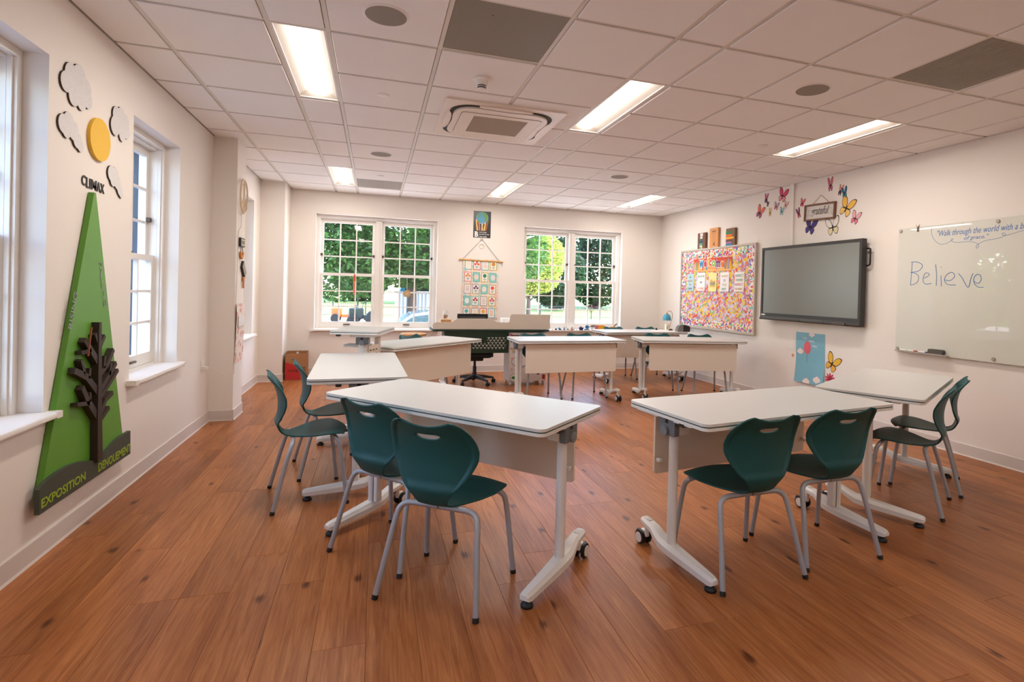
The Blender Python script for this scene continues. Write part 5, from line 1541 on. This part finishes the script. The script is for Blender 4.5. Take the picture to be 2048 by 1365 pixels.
sill('sill_basket', 'navy blue bowl holding small pebbles on the window sill', 'bowl', 3.957, [('bowl', MB().lathe([(.03, 0), (.042, .022), (.044, .036), (.038, .036)], 18), cmat((44, 60, 120), 'toy')), ('pebble', dome(.018, .024, (-.008, 0, .0362)), cmat((120, 90, 80), 'toy')), ('pebble', dome(.014, .02, (.02, .004, .0362)), cmat((226, 206, 196), 'toy'))])
sill('sill_snail', 'bright blue snail shaped ornament on the window sill', 'ornament', 4.062, [('foot', MB().bbox(-.045, .045, -.015, .015, 0, .012, .004), cmat((56, 140, 196), 'toy')), ('shell', MB().lathe([(.01, -.013), (.032, -.008), (.032, .008), (.01, .013)], 18, (.004, 0, .046), 'y'), cmat((50, 130, 186), 'toy'))])
t = thing('pencil_sign', 'pencil shaped wooden sign with a pink eraser and yellow body on the sill', 'ornament', (4.30, YSL, ZSL), 0, 'trinkets on the window sill')
MB().box(-.085, -.026, -.008, .008, 0, .078).build('eraser_end', cmat((206, 112, 136), 'toy'), t)
MB().box(-.0258, .085, -.008, .008, 0, .078).build('yellow_body', cmat((240, 168, 20), 'toy'), t)
MB().prism([(.0852, 0), (.12, .034), (.12, .044), (.0852, .078)], -.008, .008, 'xz').build('wood_tip', cmat((226, 170, 110), 'toy'), t)
MB().prism([(.1202, .034), (.132, .039), (.1202, .044)], -.008, .008, 'xz').build('lead', M_BLACK, t)
t = thing('sill_pen', 'dark pen propped beside the pencil shaped sign', 'pen', (4.16, YSL + .01, ZSL), 0, 'trinkets on the window sill')
MB().tube([(-.05, 0, .052), (.048, 0, .050)], .006, 8).build('barrel', cmat((84, 70, 76), 'toy'), t, 60)
MB().bbox(-.02, .03, -.008, .008, 0, .0435, .002).build('rest', M_TRIM, t)
t = thing('mortar_bowl', 'small amber glass bowl with a dark pestle on the window sill', 'bowl', (4.545, YSL - .01, ZSL), 0, 'trinkets on the window sill')
MB().lathe([(.03, 0), (.036, .004), (.042, .03), (.05, .052), (.045, .052), (.036, .03)], 20).build('bowl', cmat((180, 144, 90), 'toy'), t, 40)
MB().lathe([(.042, .045), (.03, .060), (.004, .064)], 16).build('contents', cmat((216, 176, 120), 'toy'), t, 40)
MB().tube([(.01, 0, .058), (.075, 0, .105)], [.007, .010], 8).build('pestle', cmat((80, 50, 44), 'toy'), t, 60)

# things hanging in the windows
def hung(name, label, cat, x, z, y=5.606):
    return thing(name, label, cat, (x, y, z))
t = hung('window_decal', 'red EMERGENCY EXIT lettering stuck on a window pane', 'sign', 4.236, 1.045, 5.6265)
M_EX = mat('exit_red', (120, 26, 40), 0.6)
fit_text(t, 'lettering', 'EMERGENCY', M_EX, -.105, .105, .012, .058, 0, .0008, bold=.002)
fit_text(t, 'lettering', 'EXIT', M_EX, -.045, .045, -.062, -.012, 0, .0008, bold=.002)
t = hung('ribbon_ornament', 'coral ribbon bookmark hanging from the window lock', 'ornament', 0.275, 1.49)
MB().prism([(-.018, -.005), (0, .04), (.018, -.005), (.018, -.075), (-.018, -.075)], -.004, 0, 'xz').build('charm', cmat((196, 84, 70), 'orn'), t)
MB().box(-.014, .014, -.003, -.001, -.28, -.0752).build('ribbon', cmat((226, 120, 110), 'orn'), t)
MB().box(-.012, .012, -.006, -.0042, -.10, -.08).build('bead', cmat((206, 170, 70), 'orn'), t)
t = hung('sun_ornament', 'tan sun shaped ornament with a blue tag hanging in the window', 'ornament', 1.06, 1.24)
MB().prism([((.052 if k % 2 else .068) * math.cos(k * math.pi / 12), (.052 if k % 2 else .068) * math.sin(k * math.pi / 12)) for k in range(24)], -.006, 0, 'xz').build('sun_disc', cmat((190, 160, 120), 'orn'), t)
MB().prism(ell(0, 0, .024, .024, 16), -.009, -.0061, 'xz').build('centre', cmat((206, 176, 136), 'orn'), t)
MB().tube([(.0, -.003, .06), (.0, -.003, .26)], .002, 6).build('string', M_TRIM, t)
MB().box(-.105, -.03, -.006, -.003, .035, .085).build('blue_tag', cmat((50, 150, 206), 'orn'), t)

# ------------------------------------------------------------------ outside
GZ = -0.7
M_GRASS = mat('lawn_grass', (120, 150, 66), 0.9, var=0.25, scale=0.8)
M_PAVE = mat('pale_paving', (200, 190, 180), 0.85, var=0.06, scale=0.6)
struct(MB().box(-40, 60, 6.2, 34.0, GZ - 0.3, GZ).build('paving', M_PAVE))
lawn = MB()
lawn.loft([[(-60, y, GZ - .4), (80, y, GZ - .4), (80, y, z), (-60, y, z)] for y, z in ((34.0, GZ + .02), (42, GZ + .1), (60, -.1), (80, .9))])
struct(lawn.build('lawn', M_GRASS))
struct(MB().box(-60, XL - 0.6, -40, 6.2, GZ - .3, GZ + .01).build('side_paving', mat('asphalt', (128, 130, 136), 0.9, var=0.08)))

def leaf_cloud(blobs, n, size, seed):
    rnd = random.Random(seed)
    vs_, fs = [], []
    tot = sum(b[3] * b[4] * b[5] for b in blobs)
    for cx, cy, cz, rx, ry, rz_ in blobs:
        for _ in range(int(n * rx * ry * rz_ / tot)):
            while True:
                p = Vector((rnd.uniform(-1, 1), rnd.uniform(-1, 1), rnd.uniform(-1, 1)))
                if 0.25 < p.length < 1:
                    break
            p = p.normalized() * p.length ** 0.5
            c = Vector((cx + p.x * rx, cy + p.y * ry, cz + p.z * rz_))
            a = Vector((rnd.gauss(0, 1), rnd.gauss(0, 1), rnd.gauss(0, .6))).normalized()
            b = a.cross(Vector((rnd.gauss(0, 1), rnd.gauss(0, 1), rnd.gauss(0, 1)))).normalized()
            s = size * rnd.uniform(.6, 1.3)
            o = len(vs_)
            vs_ += [c - a * s, c + b * s * .45, c + a * s, c - b * s * .45]
            fs.append((o, o + 1, o + 2, o + 3))
    return MB().add(vs_, fs)

def tree_thing(name, label, x, y, gz, trunk_h, tr, blobs, n, size, lm, seed, bm_=None):
    t = thing(name, label, 'tree', (x, y, gz), 0, 'trees outside the windows')
    tk = MB().tube(spline([(0, 0, -.05), (.03, .02, trunk_h * .5), (0, 0, trunk_h)], 5), [tr * (1.25 - .045 * i) for i in range(11)], 10)
    rnd = random.Random(seed)
    trunk = tk.build('trunk', bm_ or M_TRK, t, 60)
    for k in range(6):
        a = k * 1.05 + rnd.random()
        h0 = trunk_h * rnd.uniform(.55, .98)
        L_ = rnd.uniform(.5, .9) * max(b[3] for b in blobs)
        MB().tube(spline([(0, 0, h0), (.4 * L_ * math.cos(a), .4 * L_ * math.sin(a), h0 + .4 * L_), (L_ * math.cos(a), L_ * math.sin(a), h0 + .9 * L_)], 4), [tr * .5 * (1 - .08 * i) for i in range(9)], 7).build('bough', bm_ or M_TRK, t, 60)
    tag(leaf_cloud(blobs, n, size, seed).build('foliage', lm, t), kind='stuff')
    return t
M_TRK = mat('tree_bark', (74, 62, 54), 0.9, var=0.2, scale=8)
LM_D = leaf_material('oak_leaves', (28, 60, 26), (70, 112, 40))
LM_M = leaf_material('mid_leaves', (48, 92, 30), (120, 160, 50))
LM_Y = leaf_material('yellow_leaves', (84, 130, 44), (190, 186, 92))
LM_E = leaf_material('evergreen_leaves', (18, 42, 30), (46, 80, 44))
tree_thing('shade_tree', 'large dark leafy shade tree with a forked trunk beyond the parked car', 1.8, 16.6, GZ, 3.0, .17,
           [(0, 0, 4.6, 4.6, 3.2, 2.6), (-2.6, -1, 3.0, 2.4, 2.0, 1.5), (2.6, 0, 3.4, 2.4, 2.2, 1.6), (-.6, -.5, 6.4, 3, 2.5, 1.8)], 52000, .095, LM_D, 3)
tree_thing('street_tree', 'mid green tree whose crown fills the double window toward the quilt', 5.6, 24.5, GZ, 3.2, .16, [(0, 0, 5.2, 3.6, 3, 3.0), (-2, -1, 3.8, 2.2, 2, 1.6)], 22000, .11, LM_M, 5)
tree_thing('maple_tree', 'small bright yellow green maple on the lawn edge', 10.3, 31.5, GZ, 2.0, .14, [(0, 0, 3.9, 2.1, 2.0, 2.2), (-.9, 0, 2.9, 1.4, 1.3, 1.1), (1.1, .2, 4.2, 1.5, 1.4, 1.7), (.9, 0, 2.8, 1.2, 1.2, .9)], 16000, .11, LM_Y, 6)
for i, (x, y, h_, w, lb) in enumerate(((17.0, 46, 9, 2.9, 'dark evergreen behind the maple'), (23.0, 50, 10, 3.2, 'tall dark evergreen toward the far edge of the lawn'), (11.6, 51, 9, 2.9, 'dark evergreen standing beyond the yellow maple'), (31.5, 52, 10, 3.4, 'wide dark evergreen at the far side of the lawn'), (5.6, 55, 9, 2.9, 'dark evergreen beyond the iron fence'), (-0.8, 57, 9, 3.1, 'dark evergreen far behind the metal shed'), (-7.5, 56, 9, 3.1, 'dark evergreen on the far slope'))):
    tree_thing('evergreen_tree', lb, x, y, GZ + .3, 3.0, .25, [(0, 0, h_ * .38, w, w, h_ * .37), (0, 0, h_ * .75, w * .7, w * .7, h_ * .3)], 7000, .26, LM_E, 20 + i)
for i, (x, y, lb) in enumerate(((-15, 6.0, 'leafy tree outside the side windows, nearest the building corner'), (-16, -1.2, 'leafy tree outside the side windows in the middle of the lawn'), (-14, 13.5, 'leafy tree outside the side windows beyond the brick wing'), (-15.5, -8.5, 'leafy tree outside the nearest side window'))):
    tree_thing('side_tree', lb, x, y, GZ, 2.4, .16, [(0, 0, 3.8, 2.9, 2.9, 2.8), (0, .5, 2.2, 2.4, 2.4, 1.4)], 6000, .20, LM_M, 40 + i)

# iron fence
t = thing('iron_fence', 'black iron picket fence along the lawn', 'fence', (0, 34.3, GZ))
M_IRON = mat('black_iron', (40, 44, 46), 0.5)
for k in range(17):
    MB().box(-6 + k * 2.0 - .035, -6 + k * 2.0 + .035, -.035, .035, 0, 1.12).build('post', M_IRON, t)
for z in (.15, .92):
    MB().box(-6, 26, -.015, .015, z, z + .03).build('rail', M_IRON, t)
pk = MB()
for k in range(266):
    x = -6 + .06 + k * .12
    pk.box(x - .008, x + .008, -.008, .008, .06, 1.03)
tag(pk.build('pickets', M_IRON, t), kind='stuff')

# metal shed, parked car, mower, tractor
t = thing('metal_shed', 'grey ribbed metal shed behind the shade tree', 'shed', (4.1, 27.5, GZ))
MB().box(-2.4, 3.0, 0, 2.5, 0, 1.75).build('wall', mat('shed_grey', (150, 156, 164), 0.5), t)
for k in range(27):
    MB().box(-2.4 + k * .2, -2.4 + k * .2 + .09, -.05, 0, 0, 1.72).build('rib', mat('shed_rib', (186, 192, 198), 0.45), t)
MB().box(-2.55, 3.15, -.15, 2.65, 1.7505, 1.83).build('roof', mat('shed_roof', (120, 124, 130), 0.5), t)

t = thing('parked_car', 'silver parked car with tinted windows under the shade tree', 'car', (2.15, 12.4, GZ))
M_CAR = mat('silver_car_paint', (150, 162, 170), 0.25, metal=0.5, coat=0.6)
def car_ring(y, k):
    return None
body = [(-2.1, .35), (-2.15, .6), (-2.05, .78), (-1.2, .88), (1.6, .90), (2.1, .82), (2.2, .55), (2.15, .32)]
MB().prism(body, -.85, .85, 'xz').build('body', M_CAR, t)
cab = [(-1.25, .885), (-.62, 1.33), (-.2, 1.40), (.9, 1.38), (1.45, 1.18), (1.75, .905)]
MB().loft([[(p[0], -.78, p[1]) for p in cab], [(p[0], .78, p[1]) for p in cab]]).build('cabin', M_CAR, t)
M_TINT = mat('tinted_car_glass', (24, 60, 64), 0.08, spec=0.9)
for pts in ([(-1.08, .92), (-.58, 1.27), (-.12, 1.33), (-.12, .93)], [(-.02, .93), (-.02, 1.33), (.85, 1.31), (1.0, .94)]):
    MB().prism(pts, -.795, -.781, 'xz').build('side_window', M_TINT, t)
for x in (-1.35, 1.4):
    for y in (-.86, .70):
        w = MB().lathe([(.30, 0), (.33, .03), (.33, .13), (.30, .16)], 24, (x, y, .33), 'y').build('wheel', M_BLACK, t, 40)
        MB().lathe([(.2, -.012), (.2, -.001)], 18, (x, y, .33), 'y').build('hub', M_STEEL, w, 40)

t = thing('orange_mower', 'small orange ride on mower parked on the paving', 'mower', (-0.95, 28.8, GZ))
M_ORG = mat('mower_orange', (222, 96, 40), 0.4)
MB().bbox(-.75, -.2, -.35, .35, .3, .85, .06).build('hood', M_ORG, t)
MB().bbox(-.2, .7, -.4, .4, .3, .5, .04).build('deck', M_ORG, t)
MB().bbox(.15, .55, -.25, .25, .5, .62, .03).bbox(.48, .6, -.25, .25, .62, 1.0, .03).build('seat', M_BLACK, t)
MB().tube([(.62, -.35, .5), (.62, -.35, 1.65), (.62, .35, 1.65), (.62, .35, .5)], .03, 8).build('roll_bar', M_BLACK, t)
for x, r in ((-.5, .26), (.5, .34)):
    for y in (-.5, .38):
        MB().lathe([(r * .9, 0), (r, .03), (r, .1), (r * .9, .13)], 18, (x, y, r), 'y').build('wheel', M_BLACK, t, 40)
t = thing('dark_tractor', 'dark green utility tractor beside the orange mower', 'tractor', (0.05, 25.6, GZ))
M_TRC = mat('tractor_dark', (34, 46, 40), 0.5)
MB().bbox(-.7, .0, -.35, .35, .4, .95, .05).bbox(0.0, .75, -.4, .4, .35, .6, .04).build('hull', M_TRC, t)
MB().tube([(.55, -.35, .6), (.5, -.35, 1.75), (.5, .35, 1.75), (.55, .35, .6)], .035, 8).box(-.1, .7, -.45, .45, 1.78, 1.84).build('canopy', M_TRC, t)
MB().tube([(-.1, 0, .9), (-.02, 0, 1.2)], .02, 6).tube([(-.15, -.12, 1.2), (.1, .12, 1.22)], .02, 6).build('steering', M_BLACK, t)
for x, r in ((-.5, .3), (.5, .42)):
    for y in (-.55, .4):
        MB().lathe([(r * .9, 0), (r, .03), (r, .13), (r * .9, .16)], 18, (x, y, r), 'y').build('wheel', M_BLACK, t, 40)

# brick wing beside the second side window
t = thing('brick_wing', 'dark brick building wing with navy shutters outside the side window', 'building', (-1.40, 2.95, GZ))
MB().box(-.62, 0, 0, .6, 0, 4.2).build('wall', brick_material(), t)
sh = MB().box(-.40, -.10, -.04, -.001, 1.0, 3.3).build('shutter', M_NAVY, t)
for k in range(5):
    MB().box(-.385 + k * .055, -.36 + k * .055, -.055, -.0401, 1.02, 3.28).build('batten', M_NAVY, sh)
